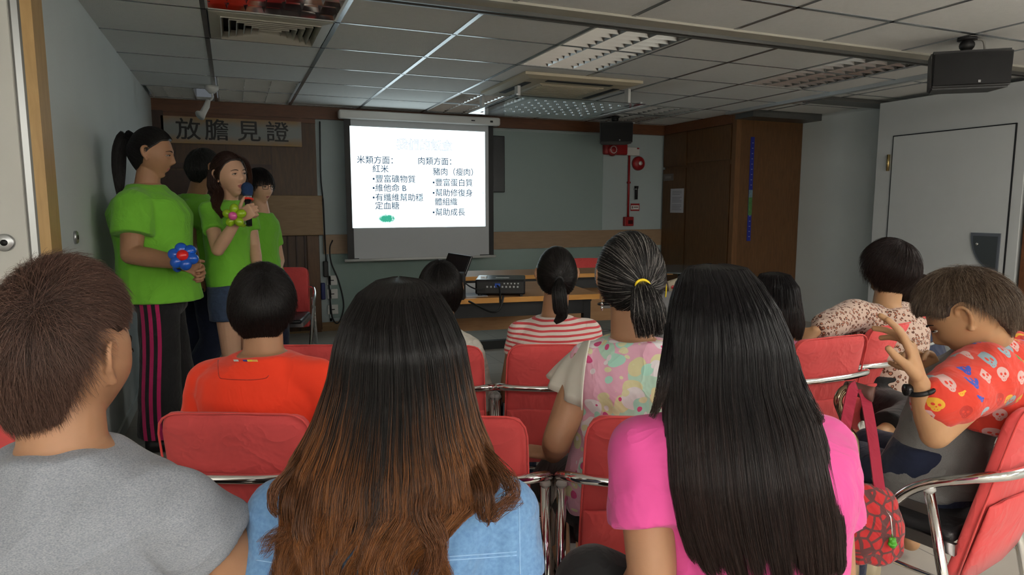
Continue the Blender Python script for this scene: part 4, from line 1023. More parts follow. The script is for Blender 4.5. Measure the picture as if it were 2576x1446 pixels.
def hair_cap(hf, ax, m, t, line=hairline, name='hair_base', under=.97):
    bm = bmesh.new(); nu, nv = 48, 26; grid = []
    for j in range(nv + 1):
        row = []
        for i in range(nu):
            a = 2 * math.pi * i / nu; az = math.degrees(math.acos(max(-1, min(1, -math.sin(a))))); zl = float(line(az)) ; th0 = math.acos(max(-1, min(1, zl)))
            th = th0 * j / nv; d = np.array([[math.sin(th) * math.cos(a), math.sin(th) * math.sin(a), math.cos(th)]])
            q = scalp(d, ax)[0] * under; row.append(bm.verts.new(hf.w(*q)))
        grid.append(row)
    for j in range(nv):
        for i in range(nu): 
            try: bm.faces.new((grid[j][i], grid[j][(i + 1) % nu], grid[j + 1][(i + 1) % nu], grid[j + 1][i]))
            except ValueError: pass
    bmesh.ops.remove_doubles(bm, verts=bm.verts, dist=1e-5)
    # close underneath through the inside of the skull
    c = bm.verts.new(hf.w(0, 0, 0))
    last = [v for v in grid[nv] if v.is_valid]
    for i in range(len(last)):
        try: bm.faces.new((last[i], c, last[(i + 1) % len(last)]))
        except ValueError: pass
    return obj(name, bm, m, t, True)
def short_hair(hf, t, m, n=5000, length=.05, crown=(0, -.35, .94), ax=(.084, .102, .122), line=hairline, lift=.10, wild=.25, rad=.0006, mm=7, curl=0, droop=0, name='hair', basem=None, part=None, trim=.55, edge=.010):
    cap = hair_cap(hf, ax, basem or m, t, line)
    d = unit_dirs(n, line); cr = np.array(crown) / np.linalg.norm(crown); P_ = []
    L = length * (0.6 + .6 * rng.random(n)); L = L * np.interp(d[:, 2], [-.8, -.3, .3], [.45, .75, 1.0])
    az = np.degrees(np.arccos(np.clip(-d[:, 1] / np.maximum(np.hypot(d[:, 0], d[:, 1]), 1e-6), -1, 1))); L = L * np.clip((d[:, 2] - line(az)) / trim, .12, 1); L = np.minimum(L, (d[:, 2] - line(az)) * .12 + edge)
    st = L / .1 / (mm - 1); wob = rng.normal(0, wild, (n, 3)) * np.clip((d[:, 2:3] - line(az)[:, None]) / .6, .25, 1); cl = np.round(d * 9) ; cw = np.sin(cl[:, [1, 2, 0]] * 12.9) * wild
    p = d.copy(); lf = lift * (.3 + 1.0 * rng.random(n))
    for j in range(mm):
        u = j / (mm - 1)
        P_.append(hf.wn(scalp(p, ax) * (1 + (lf * u ** .8 * (L / .1 / 1.0))[:, None] * 2) + np.array([0, 0, -droop]) * u * u))
        tg = -(cr - (p @ cr)[:, None] * p) + wob * (.4 + u * .6) + cw * .8 + np.array([0, 0, -curl]) * u
        tg -= (tg * p).sum(1, keepdims=True) * p; tg /= np.linalg.norm(tg, axis=1, keepdims=True) + 1e-6
        p = p + tg * st[:, None]; p /= np.linalg.norm(p, axis=1, keepdims=True)
    o = strands(name, np.stack(P_, 1), rad, m, t); cap.parent = t; return o
def pulled_hair(hf, t, m, tie, n=3500, ax=(.083, .100, .120), line=hairline, rad=.0006, puff=.015, mm=12, basem=None, fly=.0):
    """hair combed back to a tie point given as a unit direction"""
    hair_cap(hf, ax, basem or m, t, line); tie = np.array(tie) / np.linalg.norm(tie)
    d = unit_dirs(n, line); P_ = []; pf = puff * rng.random(n); om = np.arccos(np.clip(d @ tie, -1, 1)); so = np.sin(om) + 1e-5; ph = rng.random(n) * 7
    for j in range(mm):
        u = j / (mm - 1) * .985; p = (np.sin((1 - u) * om) / so)[:, None] * d + (np.sin(u * om) / so)[:, None] * tie
        p /= np.linalg.norm(p, axis=1, keepdims=True)
        s = 1 + .01 + pf * math.sin(math.pi * u) * 1.0 + fly * np.sin(ph) * math.sin(math.pi * u) * .05
        P_.append(hf.wn(scalp(p, ax) * s[:, None]))
    return strands('hair', np.stack(P_, 1), rad, m, t)
def bundle(name, t, m, path, radii, n=900, rad=.0007, mm=16, wave=.004, flat=1.0, core=True, endr=.25, fan=None):
    pts = smooth_path(path, 8); k = len(pts); idx = np.linspace(0, k - 1, mm); pa = np.array([list(p) for p in pts])
    c = np.stack([np.interp(idx, np.arange(k), pa[:, i]) for i in range(3)], 1); rr = np.interp(np.linspace(0, 1, mm), np.linspace(0, 1, len(radii)), radii)
    tg = np.gradient(c, axis=0); tg /= np.linalg.norm(tg, axis=1, keepdims=True); ref = np.array([math.cos(YAW), math.sin(YAW), 0.]); a = ref - tg * (tg @ ref)[:, None]; a /= np.linalg.norm(a, axis=1, keepdims=True); b = np.cross(tg, a)
    th = rng.random(n) * 2 * math.pi; q = np.sqrt(rng.random(n) * .85 + .15); ln = 1 - endr * rng.random(n) ** 2; ph = rng.random(n) * 6.28; P_ = []
    for j in range(mm):
        u = j / (mm - 1) * ln; ii = u * (mm - 1); i0 = np.clip(ii.astype(int), 0, mm - 2); w = (ii - i0)[:, None]
        lp = lambda A: A[i0] * (1 - w) + A[i0 + 1] * w
        cc, aa, bb = lp(c), lp(a), lp(b); R_ = lp(rr[:, None])[:, 0]; wv = wave * np.sin(u * 9 + ph) * u
        P_.append(cc + aa * (R_ * q * np.cos(th) + wv)[:, None] + bb * (R_ * q * np.sin(th) * flat + wv)[:, None])
    o = strands(name, np.stack(P_, 1), rad, m, t, .5)
    if core:
        bm = bmesh.new(); loft(bm, [(V(c[j]), V(a[j]) * rr[j] * .8, V(b[j]) * rr[j] * .8 * flat) for j in range(mm - int(mm * endr))]); obj(name + '_core', bm, m, o, True)
    return o
def long_hair(t, m, hf, rows, n=7000, rad=.0006, mm=30, th_max=115, wave=0, wave_from=.6, ragged=.12, depth=.10, back=.012, clump=14, curl_r=0, front=None, layer=.25, crown_r=.012, cstr=.4):
    """rows: (v, uL, uR, d, half depth) down the silhouette; strands start at the crown and follow it"""
    C_, A_, D_ = [], [], []
    bk = -(np.array(hf.f)); bk[2] = 0; bk /= np.linalg.norm(bk)
    for (v, ul, ur, d, hd) in rows:
        l, r_ = np.array(P(ul, v, d)), np.array(P(ur, v, d)); C_.append((l + r_) / 2); A_.append((r_ - l) / 2); D_.append(hd)
    C_, A_, D_ = np.array(C_), np.array(A_), np.array(D_); K = len(rows)
    seg = np.concatenate([[0], np.cumsum(np.linalg.norm(np.diff(C_, axis=0), axis=1) + np.abs(np.diff(np.linalg.norm(A_, axis=1))))]); S = seg / seg[-1]
    toward = np.array(-(RM @ V((0, 1, 0)))); toward[2] = 0; toward /= np.linalg.norm(toward)
    def env(u, th, kk):
        c = np.stack([np.interp(u, S, C_[:, i]) for i in range(3)], 1); a = np.stack([np.interp(u, S, A_[:, i]) for i in range(3)], 1); hd = np.interp(u, S, D_)
        return c + a * (np.sin(th) * kk)[:, None] + toward[None, :] * (np.cos(th) * hd * kk)[:, None]
    th = np.radians(rng.uniform(-th_max, th_max, n)); cid = np.round(th * clump); kk = 1 - layer * rng.random(n) ** 1.5; ln = 1 - ragged * (np.abs(np.sin(cid * 7.7)) * .7 + .3 * rng.random(n))
    ph = cid * 2.3 + rng.random(n) * 1.6; jit = rng.normal(0, .035, n); am = .6 + .8 * np.abs(np.sin(cid * 3.1)); P_ = []; tt = []
    for j in range(mm):
        u = (j / (mm - 1)) ** 1.0 * ln; clp = th + (cid / clump - th) * cstr * np.clip((u - .35) * 1.6, 0, 1) ** 1.0
        wid = 1 + .65 * np.clip(1 - u * 8, 0, 1); x = env(u, clp * wid + np.sin(cid * 5.1) * .05 * u + jit * u, kk * (1 + .015 * np.sin(u * 11 + ph) + .02 * np.sin(u * 6 + jit * 80)))
        if wave:
            w = np.clip((u - wave_from) / (1 - wave_from), 0, 1); right = np.array([math.cos(YAW), math.sin(YAW), 0])
            x = x + right[None, :] * (wave * am * w * np.sin(u * 26 + ph))[:, None] + toward[None, :] * (wave * .8 * am * w * np.cos(u * 26 + ph))[:, None]
        P_.append(x); tt.append(u * (.80 + .32 * np.abs(np.sin(th))))
    o = strands('hair', np.stack(P_, 1), rad, m, t, .5, attr=np.stack(tt, 1))
    bm = bmesh.new(); prev = None; nn = 30
    for i in range(26):      # dense inner layer
        u = np.full(nn, i / 25 * (1 - ragged * .9)); a = np.radians(np.linspace(-th_max, th_max, nn)) * (1 + .65 * max(0, 1 - u[0] * 8)); x = env(u, a, np.full(nn, .86)); inn = env(u, a, np.full(nn, .80))
        vs = [bm.verts.new(V(p)) for p in x] + [bm.verts.new(V(p)) for p in inn[::-1]]
        if prev:
            for q in range(2 * nn): bm.faces.new((prev[q], prev[(q + 1) % (2 * nn)], vs[(q + 1) % (2 * nn)], vs[q]))
        prev = vs
    me_o = obj('hair_inner_layer', bm, m, o, True)
    at = me_o.data.attributes.new('ht', 'FLOAT', 'POINT'); zs = np.array([i / 25 for i in range(26) for _ in range(2 * nn)], dtype=float); at.data.foreach_set('value', zs)
    return o
# ------------------------------------------------------------------ patterned cloth
def m_stripes():
    m = cloth('red and white striped jersey', (.7, .6, .55)); k = N_(m); c = k.coord(); s = k.N.new('ShaderNodeSeparateXYZ'); k.L.new(c, s.inputs[0])
    n = k.noise(c, 5, 2).outputs[0]; z = k.math('ADD', s.outputs[2], k.math('MULTIPLY', n, .02))
    f = k.math('LESS_THAN', k.math('FRACT', k.math('DIVIDE', z, .0172)), .42); k.base(k.mix(f, (.72, .64, .58), (.58, .06, .07))); return m
def m_polka():
    m = cloth('pink cloth with yellow dots', (.7, .2, .4)); k = N_(m); c = k.coord(); v = k.vor(c, 42, .15); f = k.math('LESS_THAN', v.outputs['Distance'], .26); k.base(k.mix(f, (.68, .17, .33), (.7, .55, .2))); return m
def m_leopard():
    m = cloth('leopard print cloth', (.5, .36, .29)); k = N_(m); c = k.coord(); n = k.noise(c, 30, 3)
    v2 = k.N.new('ShaderNodeVectorMath'); v2.operation = 'ADD'; sc = k.N.new('ShaderNodeVectorMath'); sc.operation = 'SCALE'; sc.inputs['Scale'].default_value = .022
    k.L.new(n.outputs['Color'], sc.inputs[0]); k.L.new(c, v2.inputs[0]); k.L.new(sc.outputs[0], v2.inputs[1])
    v = k.vor(v2.outputs[0], 62, .75); d = v.outputs['Distance']
    ring = k.math('MULTIPLY', k.math('GREATER_THAN', d, .24), k.math('LESS_THAN', d, .43)); ins = k.math('LESS_THAN', d, .24)
    br = k.math('GREATER_THAN', k.noise(c, 45, 2).outputs[0], .38)
    k.base(k.mix(k.math('MULTIPLY', ring, br), k.mix(ins, (.52, .38, .31), (.45, .17, .10)), (.10, .035, .018))); return m
def petal(k, c, scale, seed, thr, asp=2.2, rnd=1.0):
    mp = k.N.new('ShaderNodeMapping'); mp.inputs['Location'].default_value = (seed, seed * 1.7, seed * .6); k.L.new(c, mp.inputs[0])
    v = k.vor(mp.outputs[0], scale, rnd); return k.math('LESS_THAN', v.outputs['Distance'], thr), v
def m_floral():
    m = cloth('pink floral blouse cloth', (.75, .42, .52), .05, 5, .5, 10); k = N_(m); c = k.coord()
    n = k.noise(c, 9, 2); sc = k.N.new('ShaderNodeVectorMath'); sc.operation = 'SCALE'; sc.inputs['Scale'].default_value = .06; k.L.new(n.outputs['Color'], sc.inputs[0])
    ad = k.N.new('ShaderNodeVectorMath'); ad.operation = 'ADD'; k.L.new(c, ad.inputs[0]); k.L.new(sc.outputs[0], ad.inputs[1]); cc = ad.outputs[0]
    col = (.74, .40, .52)
    big = k.noise(cc, 6, 1).outputs[0]; col = k.mix(k.math('GREATER_THAN', big, .62), col, (.46, .68, .55))
    for scale, seed, thr, cl in ((14, 1.3, .33, (.70, .66, .38)), (13, 4.1, .36, (.78, .74, .76)), (15, 7.7, .28, (.40, .70, .58)), (24, 9.9, .22, (.72, .70, .44)), (12, 2.2, .20, (.62, .06, .20)), (22, 5.6, .22, (.62, .07, .22)), (30, 3.1, .20, (.78, .72, .75))):
        f, v = petal(k, cc, scale, seed, thr); col = k.mix(f, col, cl)
    k.base(col); return m
def m_skull():
    m = cloth('red scarf cloth with coloured skulls', (.62, .045, .025)); k = N_(m); c = k.coord(rot=(0, 0, -YAW)); v = k.vor(c, 19, .75)
    sub = k.N.new('ShaderNodeVectorMath'); sub.operation = 'SUBTRACT'; sc = k.N.new('ShaderNodeVectorMath'); sc.operation = 'SCALE'; sc.inputs['Scale'].default_value = 19; k.L.new(c, sc.inputs[0])
    sc2 = k.N.new('ShaderNodeVectorMath'); sc2.operation = 'SCALE'; sc2.inputs['Scale'].default_value = 19; k.L.new(v.outputs['Position'], sc2.inputs[0])
    k.L.new(sc.outputs[0], sub.inputs[0]); k.L.new(sc2.outputs[0], sub.inputs[1]); s = k.N.new('ShaderNodeSeparateXYZ'); k.L.new(sub.outputs[0], s.inputs[0]); X, Z = s.outputs[0], s.outputs[2]
    def cir(cx, cz, r, ax=1.0):
        a = k.math('POWER', k.math('MULTIPLY', k.math('SUBTRACT', X, cx), ax), 2); b = k.math('POWER', k.math('SUBTRACT', Z, cz), 2); return k.math('LESS_THAN', k.math('ADD', a, b), r * r)
    head = k.math('MAXIMUM', cir(0, .03, .25, .85), cir(0, -.17, .15)); holes = k.math('MAXIMUM', k.math('MAXIMUM', cir(-.10, 0, .06), cir(.10, 0, .06)), k.math('MAXIMUM', cir(0, -.10, .03), k.math('MAXIMUM', cir(-.04, -.22, .018), cir(.05, -.22, .018))))
    mask = k.math('MULTIPLY', head, k.math('SUBTRACT', 1, holes)); sp = k.N.new('ShaderNodeSeparateColor'); k.L.new(v.outputs['Color'], sp.inputs[0])
    r = ramp(k.N, [(0, (.62, .38, .36)), (.28, (.04, .07, .42)), (.45, (.66, .35, .03)), (.6, (.10, .22, .03)), (.74, (.45, .03, .02)), (.9, (.25, .35, .4))], 'CONSTANT'); k.L.new(sp.outputs[0], r.inputs[0])
    k.base(k.mix(mask, (.62, .045, .025), r.outputs[0])); return m
def m_grey(name='grey melange jersey', a=(.14, .155, .185), b=(.32, .335, .37)):
    m = cloth(name, (.3, .32, .35), .1, 5, .7, 7); k = N_(m); c = k.coord(scale=(1, 1, 2.2)); n = k.noise(c, 420, 4); r = ramp(k.N, [(.25, a), (.8, b)]); k.L.new(n.outputs[0], r.inputs[0]); k.base(r.outputs[0]); return m
def m_denim():
    m = cloth('light blue denim', (.13, .28, .52), .1, 5, .8, 10); k = N_(m); c = k.coord(); n = k.noise(c, 160, 5); n2 = k.noise(c, 7, 4); r = ramp(k.N, [(.3, (.075, .175, .36)), (.7, (.16, .31, .52))])
    k.L.new(k.math('ADD', k.math('MULTIPLY', n.outputs[0], .6), k.math('MULTIPLY', n2.outputs[0], .4)), r.inputs[0]); k.base(r.outputs[0]); return m
def m_stripepants(f, r):
    m = cloth('black track trousers with magenta stripes', (.010, .010, .011), .2); k = N_(m); tc = k.N.new('ShaderNodeTexCoord')
    def dot(sock, vec):
        n = k.N.new('ShaderNodeVectorMath'); n.operation = 'DOT_PRODUCT'; k.L.new(sock, n.inputs[0]); n.inputs[1].default_value = vec; return n.outputs['Value']
    s = dot(tc.outputs['Object'], f); sp = k.N.new('ShaderNodeSeparateXYZ'); k.L.new(tc.outputs['Object'], sp.inputs[0]); z = sp.outputs[2]
    w = k.math('MULTIPLY', k.math('SINE', k.math('MULTIPLY', z, 7)), .012)
    s = k.math('ADD', k.math('ADD', s, w), .088); st = k.math('MULTIPLY', k.math('LESS_THAN', k.math('FRACT', k.math('DIVIDE', s, .036)), .5), k.math('MULTIPLY', k.math('GREATER_THAN', s, 0), k.math('LESS_THAN', s, .108)))
    g = k.N.new('ShaderNodeNewGeometry'); nr = k.math('GREATER_THAN', dot(g.outputs['Normal'], r), .1)
    k.base(k.mix(k.math('MULTIPLY', st, nr), (.010, .010, .011), (.42, .012, .10))); return m
MT['grey'] = m_grey(); MT['greyshirt'] = m_grey('soft grey jersey', (.16, .16, .155), (.25, .25, .245)); MT['denim'] = m_denim()
MT['pink'] = cloth('hot pink jersey', (.62, .068, .27), .06, 5, .5, 12); MT['orange'] = cloth('orange red jersey', (.86, .045, .012), .05, 5, .45, 9)

H_BLACK = hairmat('black hair', (.010, .009, .009), (.014, .011, .010))
H_BROWN = hairmat('dark brown hair', (.050, .026, .019), (.11, .060, .045), .2, .9, .4)
H_OMBRE = hairmat('black to copper ombre hair', (.007, .006, .006), (.16, .058, .016), .36, .66, .34)
H_LONG = hairmat('long dark hair', (.008, .007, .008), (.024, .012, .009), .3, .9, .32)
H_GREY = hairmat('black hair with grey strands', (.016, .015, .015), (.020, .018, .018), white=(.30, .28, .26), wfrac=.14)
H_OLD = hairmat('brown grey hair', (.055, .032, .020), (.10, .065, .042), .1, .9, .42, white=(.26, .20, .15), wfrac=.18)
H_RED = hairmat('reddish brown hair', (.035, .016, .012), (.085, .040, .026), .2, .9)
H_BASE = mat('hair underlayer', (.010, .008, .007), .5)
H_BASEBR = mat('brown hair underlayer', (.028, .016, .011), .5)

cr_ = fr(0)[0]; cf_ = fr(0)[1]
# 1 -- person in grey (near left)
hd = HF(P(166, 905, .95), 12, 2, 0, .98); rr, ff = fr(-8)
j = dict(head=hd, neck=P(160, 1135, .93), phi=-8, hip=P(160, 1135, .93) - UP * .44 + ff * .03, shR=P(448, 1300, .93), shL=P(-140, 1290, .97), elR=P(640, 1440, 1.0), wrR=P(760, 1500, 1.16), vox=.0045, k=1.02, nr=.055,
         shirt=dict(mat=MT['grey'], sleeve=.48, sr=.060, sr2=.064, disp=.02, ds=.09, inf=.010, vox=.006), pants=dict(mat=MT['blackcloth']), face=True)
t = person('person in a grey t-shirt with short brown hair sitting at the near left', j)
short_hair(hd, t, H_BROWN, 30000, .055, (.22, -.55, .80), (.084, .103, .143), lambda az: np.interp(az, [0, 20, 40, 54, 64, 75, 96, 106, 130, 180], [-.80, -.76, -.58, -.30, .05, .36, .38, .30, .42, .52]), .10, .24, .00028, 8, basem=H_BASEBR)
# 2 -- woman with ombre hair, denim shirt
hd = HF(P(1000, 900, 1.02), -9, 3); rr, ff = fr(0)
j = dict(head=hd, neck=P(1000, 1165, 1.0), phi=-6, hip=P(1000, 1165, 1.0) - UP * .42, shL=P(712, 1290, 1.0), shR=P(1262, 1285, 1.0), elL=P(690, 1560, .98), elR=P(1300, 1560, .98), vox=.006,
         shirt=dict(mat=MT['denim'], sleeve=.62, sr=.056, sr2=.052, disp=.014, ds=.07, inf=.014, trap=.065), pants=dict(mat=MT['navy']))
t = person('person with long black hair fading to copper wearing a light blue denim shirt', j)
bm = bmesh.new()
bm.free()
def surf_seam(so, uv, r_, m, t, name):
    bm = bmesh.new(); tube(bm, smooth_path([on_surface(so, u, v, .0002)[0] for u, v in uv], 4), r_, 6); return obj(name, bm, m, t, True)
def on_surface(o, u, v, off=.0015):
    base = V((0, 0, 0)); q = o
    while q is not None: base += q.location; q = q.parent
    d = (RM @ V(((u - 1288) / FPX, 1, (723 - v) / FPX))).normalized()
    bpy.context.view_layer.update(); ok, loc, nor, _ = o.ray_cast(V((0, 0, CAMZ)) - base, d)
    return (loc + nor * off + base, nor) if ok else (P(u, v, 1.0), -d)
MT['denimseam'] = cloth('pale denim seam', (.24, .42, .66), .2, 60)
for uv in ([(1030 + q * 30, 1407 - q * 2.2) for q in range(10)], [(1030 + q * 30, 1416 - q * 2.2) for q in range(10)], [(645 + q * 20, 1408 + q * 3) for q in range(8)], [(1305 + q * .5, 1235 + q * 30) for q in range(8)]): surf_seam(j['_shirt'], uv, .0010, MT['denimseam'], t, 'shirt_seam')
rows = [(697, 985, 1015, 1.02, .012), (706, 945, 1060, 1.0, .045), (735, 905, 1100, .99, .085), (790, 872, 1135, .98, .108), (860, 850, 1165, .97, .112), (950, 832, 1182, .97, .108), (1050, 795, 1203, .96, .10), (1150, 742, 1240, .95, .095), (1225, 722, 1250, .94, .095), (1290, 728, 1160, .92, .09), (1345, 725, 1105, .91, .09), (1450, 700, 1110, .90, .085), (1560, 740, 1080, .90, .07)]
long_hair(t, H_OMBRE, hd, rows, 19000, .00038, 40, 105, .017, .50, .36, clump=13, cstr=.45)
# stray curls on both shoulders
for pth, rd, n in (([P(775, 1120, .93), P(725, 1190, .90), P(690, 1230, .89), P(685, 1275, .89), P(700, 1300, .89)], [.008, .006, .002], 140), ([P(760, 1180, .92), P(735, 1260, .88), P(735, 1330, .88), P(690, 1355, .88), P(655, 1385, .88)], [.013, .012, .006], 150),
                   ([P(1200, 1120, .94), P(1262, 1190, .91), P(1290, 1230, .90), P(1272, 1270, .90)], [.012, .011, .005], 130), ([P(1180, 1160, .92), P(1215, 1240, .88), P(1225, 1300, .88), P(1262, 1270, .88), P(1310, 1245, .885)], [.013, .013, .006], 150),
                   ([P(800, 1200, .90), P(770, 1330, .86), P(800, 1400, .86), P(720, 1470, .86)], [.02, .016, .006], 360), ([P(1080, 1200, .89), P(1060, 1290, .86), P(1095, 1370, .855), P(1060, 1470, .855)], [.022, .018, .008], 420)):
    bundle('hair_lock', t, H_OMBRE_T if 'H_OMBRE_T' in globals() else globals().setdefault('H_OMBRE_T', hairmat('copper hair ends', (.075, .030, .012), (.13, .050, .02), 0, .8)), pth, rd, n, .00038, 22, .007, core=False, endr=.4)
# 3 -- woman in hot pink with long dark hair
hd = HF(P(1815, 850, 1.17), 15, 3); rr, ff = fr(0)
nk = P(1865, 1030, 1.15)
j = dict(head=hd, neck=nk, phi=10, hip=P(1885, 1030, 1.13) - UP * .44, shL=P(1622, 1140, 1.13), shR=P(2058, 1128, 1.17), elL=P(1640, 1440, 1.08), wrL=P(1560, 1600, 1.2), elR=P(2090, 1440, 1.15), vox=.006, bw=1.12, ar=1.02,
         knL=P(1492, 1478, 1.22), anL=P(1440, 1900, 1.35),
         shirt=dict(mat=MT['pink'], sleeve=.62, sr=.062, sr2=.066, disp=.014, ds=.08, inf=.016), pants=dict(mat=MT['blackcloth'], r=(.09, .075, .06)))
t = person('person in a hot pink t-shirt with very long straight dark hair', j)
rows = [(664, 1770, 1835, 1.17, .012), (672, 1735, 1875, 1.16, .05), (705, 1708, 1905, 1.15, .085), (760, 1692, 1938, 1.13, .108), (840, 1682, 1975, 1.12, .112), (940, 1676, 1998, 1.11, .105), (1040, 1674, 2048, 1.10, .095), (1100, 1676, 2068, 1.09, .09), (1200, 1682, 2092, 1.07, .085), (1300, 1700, 2112, 1.06, .08), (1400, 1735, 2118, 1.05, .075), (1440, 1765, 2095, 1.05, .07)]
long_hair(t, H_LONG, hd, rows, 20000, .00038, 30, 100, 0, .6, .17, clump=18, cstr=.45)
bundle('hair_lock', t, H_LONG, [P(1690, 820, 1.12), P(1676, 920, 1.08), P(1662, 990, 1.07), P(1640, 1052, 1.07)], [.012, .010, .003], 180, .0004, 14, .003, core=False)
bundle('hair_lock', t, H_LONG, [P(1985, 900, 1.1), P(2010, 980, 1.07), P(2050, 1050, 1.06), P(2062, 1062, 1.06)], [.014, .014, .009], 260, .0004, 14, .003, core=False)
# 4 -- boy in orange red
hd = HF(P(663, 776, 1.80), -9, 2, 0, .93); rr, ff = fr(8)
nk = P(662, 893, 1.76)
j = dict(head=hd, neck=nk, phi=-12, hip=nk - UP * .40 + ff * .02, shL=P(525, 957, 1.78), shR=P(795, 952, 1.74), elL=P(500, 1120, 1.85), elR=P(860, 1110, 1.8), k=.95, vox=.005, bw=1.08,
         shirt=dict(mat=MT['orange'], sleeve=.75, sr=.058, sr2=.06, disp=.014, inf=.012, ds=.09), pants=dict(mat=MT['navy']))
t = person('person in an orange red shirt with short black hair seen from behind', j)
short_hair(hd, t, H_BLACK, 18000, .050, (.0, -.45, .87), (.093, .106, .132), lambda az: np.interp(az, [0, 20, 40, 58, 72, 82, 96, 106, 130, 180], [-.80, -.76, -.64, -.42, -.05, .26, .30, .05, .42, .5]), .05, .22, .00042, 7, basem=H_BASE)
def on_surface(o, u, v, off=.0015):
    me = o.data; base = V((0, 0, 0)); q = o
    while q is not None: base += q.location; q = q.parent
    d = (RM @ V(((u - 1288) / FPX, 1, (723 - v) / FPX))).normalized(); dg = bpy.context.evaluated_depsgraph_get()
    bpy.context.view_layer.update(); ok, loc, nor, _ = o.ray_cast(V((0, 0, CAMZ)) - base, d)
    return (loc + nor * off + base, nor) if ok else (P(u, v, 1.7), -d)
st_ = J_ = j['_shirt']
for (u0, u1, c) in ((588, 600, (.7, .7, .7)), (611, 622, (.05, .04, .25)), (622, 634, (.75, .6, .05)), (634, 648, (.75, .4, .1))):
    bm = bmesh.new(); vs = []
    for (u, v) in ((u0, 906.5), (u1, 906.5), (u1 + 2, 910.5), (u0 + 2, 910.5)): vs.append(on_surface(st_, u, v, .0025)[0])
    a = [bm.verts.new(p) for p in vs]; b = [bm.verts.new(p + V((0, .002, 0))) for p in vs]; bm.faces.new(a); bm.faces.new(b[::-1])
    for q in range(4): bm.faces.new((a[q], b[q], b[(q + 1) % 4], a[(q + 1) % 4]))
    obj('neck_stripe', bm, mat('neck stripe', c, .6), t)
bm = bmesh.new(); pts = [on_surface(st_, u, v, .0003)[0] for u, v in ((549, 905), (549, 925), (552, 948), (565, 953), (600, 955), (640, 955), (668, 951), (676, 944))]
tube(bm, smooth_path(pts, 4), .0013, 6); obj('back_seam', bm, cloth('dark orange seam', (.5, .02, .008)), t, True)
# 5 -- woman in floral blouse
hd = HF(P(1583, 705, 1.74), -6, 4, 0, 1.0); nk = P(1592, 858, 1.70); rr, ff = fr(-4)
wl = P(1392, 1142, 1.80)
j = dict(head=hd, neck=nk, phi=4, hip=nk - UP * .43 + ff * .02, shL=P(1478, 908, 1.70), shR=P(1715, 902, 1.74), elL=P(1402, 1105, 1.66), wrL=wl, hL=dict(d=ff * .4 - rr * .8, n=UP, curl=(30, 35, 20)), vox=.005, ar=.95,
         knL=P(1395, 1205, 2.02), anL=P(1432, 1440, 2.05), skin=MT['skin_tan'],
         shirt=dict(mat=m_floral(), sleeve=.12, sr=.052, sr2=.05, disp=.014, inf=.014, ds=.1, lo=-.2), pants=dict(mat=MT['blackcloth'], len=.48, r=(.10, .085, .08), name='shorts'), shoe=MT['black'])
t = person('person in a pink floral blouse with a greying ponytail and yellow hair tie', j)
tie = (.14, -.97, -.12)
pulled_hair(hd, t, H_GREY, tie, 9000, (.088, .103, .122), lambda az: np.interp(az, [0, 45, 75, 95, 112, 135, 180], [-.70, -.62, -.42, .0, .15, .42, .5]), .0005, .07, 14, H_BASE)
tp = P(1617, 716, 1.62)
bundle('ponytail', t, H_GREY, [tp + ff * .03, tp, P(1622, 740, 1.58), P(1632, 785, 1.57), P(1640, 845, 1.58)], [.010, .013, .032, .042, .036], 1800, .00055, 18, .004, .55)
bm = bmesh.new()
for dz in (0, .006): tube(bm, [tp - UP * (.002 + dz) + (rr * math.cos(a) * .0165 + (UP * .8 + ff * .3) * math.sin(a) * .0165) for a in [2 * math.pi * q / 24 for q in range(25)]], .0035, 8)
obj('hair_tie', bm, mat('yellow elastic', (.85, .62, .02), .4), t, True)
bm = bmesh.new(); e = P(1515, 760, 1.70); tube(bm, [e + UP * .008, e], .0012, 6); ellip(bm, e - UP * .004, (V((.004, 0, 0)), V((0, .004, 0)), V((0, 0, .005))), 6); ellip(bm, e - UP * .016, (V((.003, 0, 0)), V((0, .003, 0)), V((0, 0, .007))), 6); obj('earring', bm, MT['chrome'], t, True)
# fluttering cream cap sleeve
bm = bmesh.new(); rows_ = []
A = [(1522, 842), (1490, 862), (1462, 880), (1440, 900), (1415, 925)]
for side, (c0, c1) in (('L', (0, 0)),):
    n = 15; prev = None
    for i in range(n):
        s = i / (n - 1)
        top = [P(1478, 852, 1.66), P(1470, 856, 1.70), P(1455, 870, 1.75)]
        a_ = P(1486 + 20 * (1 - s) * 0 - 0 * s, 850 + 0 * s, 1.70)
        # upper edge runs over the shoulder from the back to the front, lower edge flares
        ua = np.array(P(1482 - 30 * s, 856 - 4 * math.sin(s * 3.1) + 14 * s, 1.62 + .16 * s)); lb = np.array(P(1462 - 82 * min(1, s * 1.6), 1032 - 95 * s, 1.58 + .20 * s)); mid = (ua + lb) / 2 + np.array(P(1430 - 45 * s, 935, 1.6)) * 0 + np.array(-rr) * .028 * math.sin(s * 2.6 + .3)
        lb = lb + np.array(rr) * .008 * math.sin(s * 19)
        col = [ua * (1 - q) ** 2 + 2 * q * (1 - q) * mid + q * q * lb for q in [x / 8 for x in range(9)]]
        vs = [bm.verts.new(V(p)) for p in col]
        if prev:
            for q in range(8): bm.faces.new((prev[q], prev[q + 1], vs[q + 1], vs[q]))
        prev = vs
o = obj('flutter_sleeve', bm, mat('sheer cream cloth', (.68, .66, .58), .8, trans=0, bump=.2, bscale=8), t, True); sd_ = o.modifiers.new('s', 'SOLIDIFY'); sd_.thickness = .003
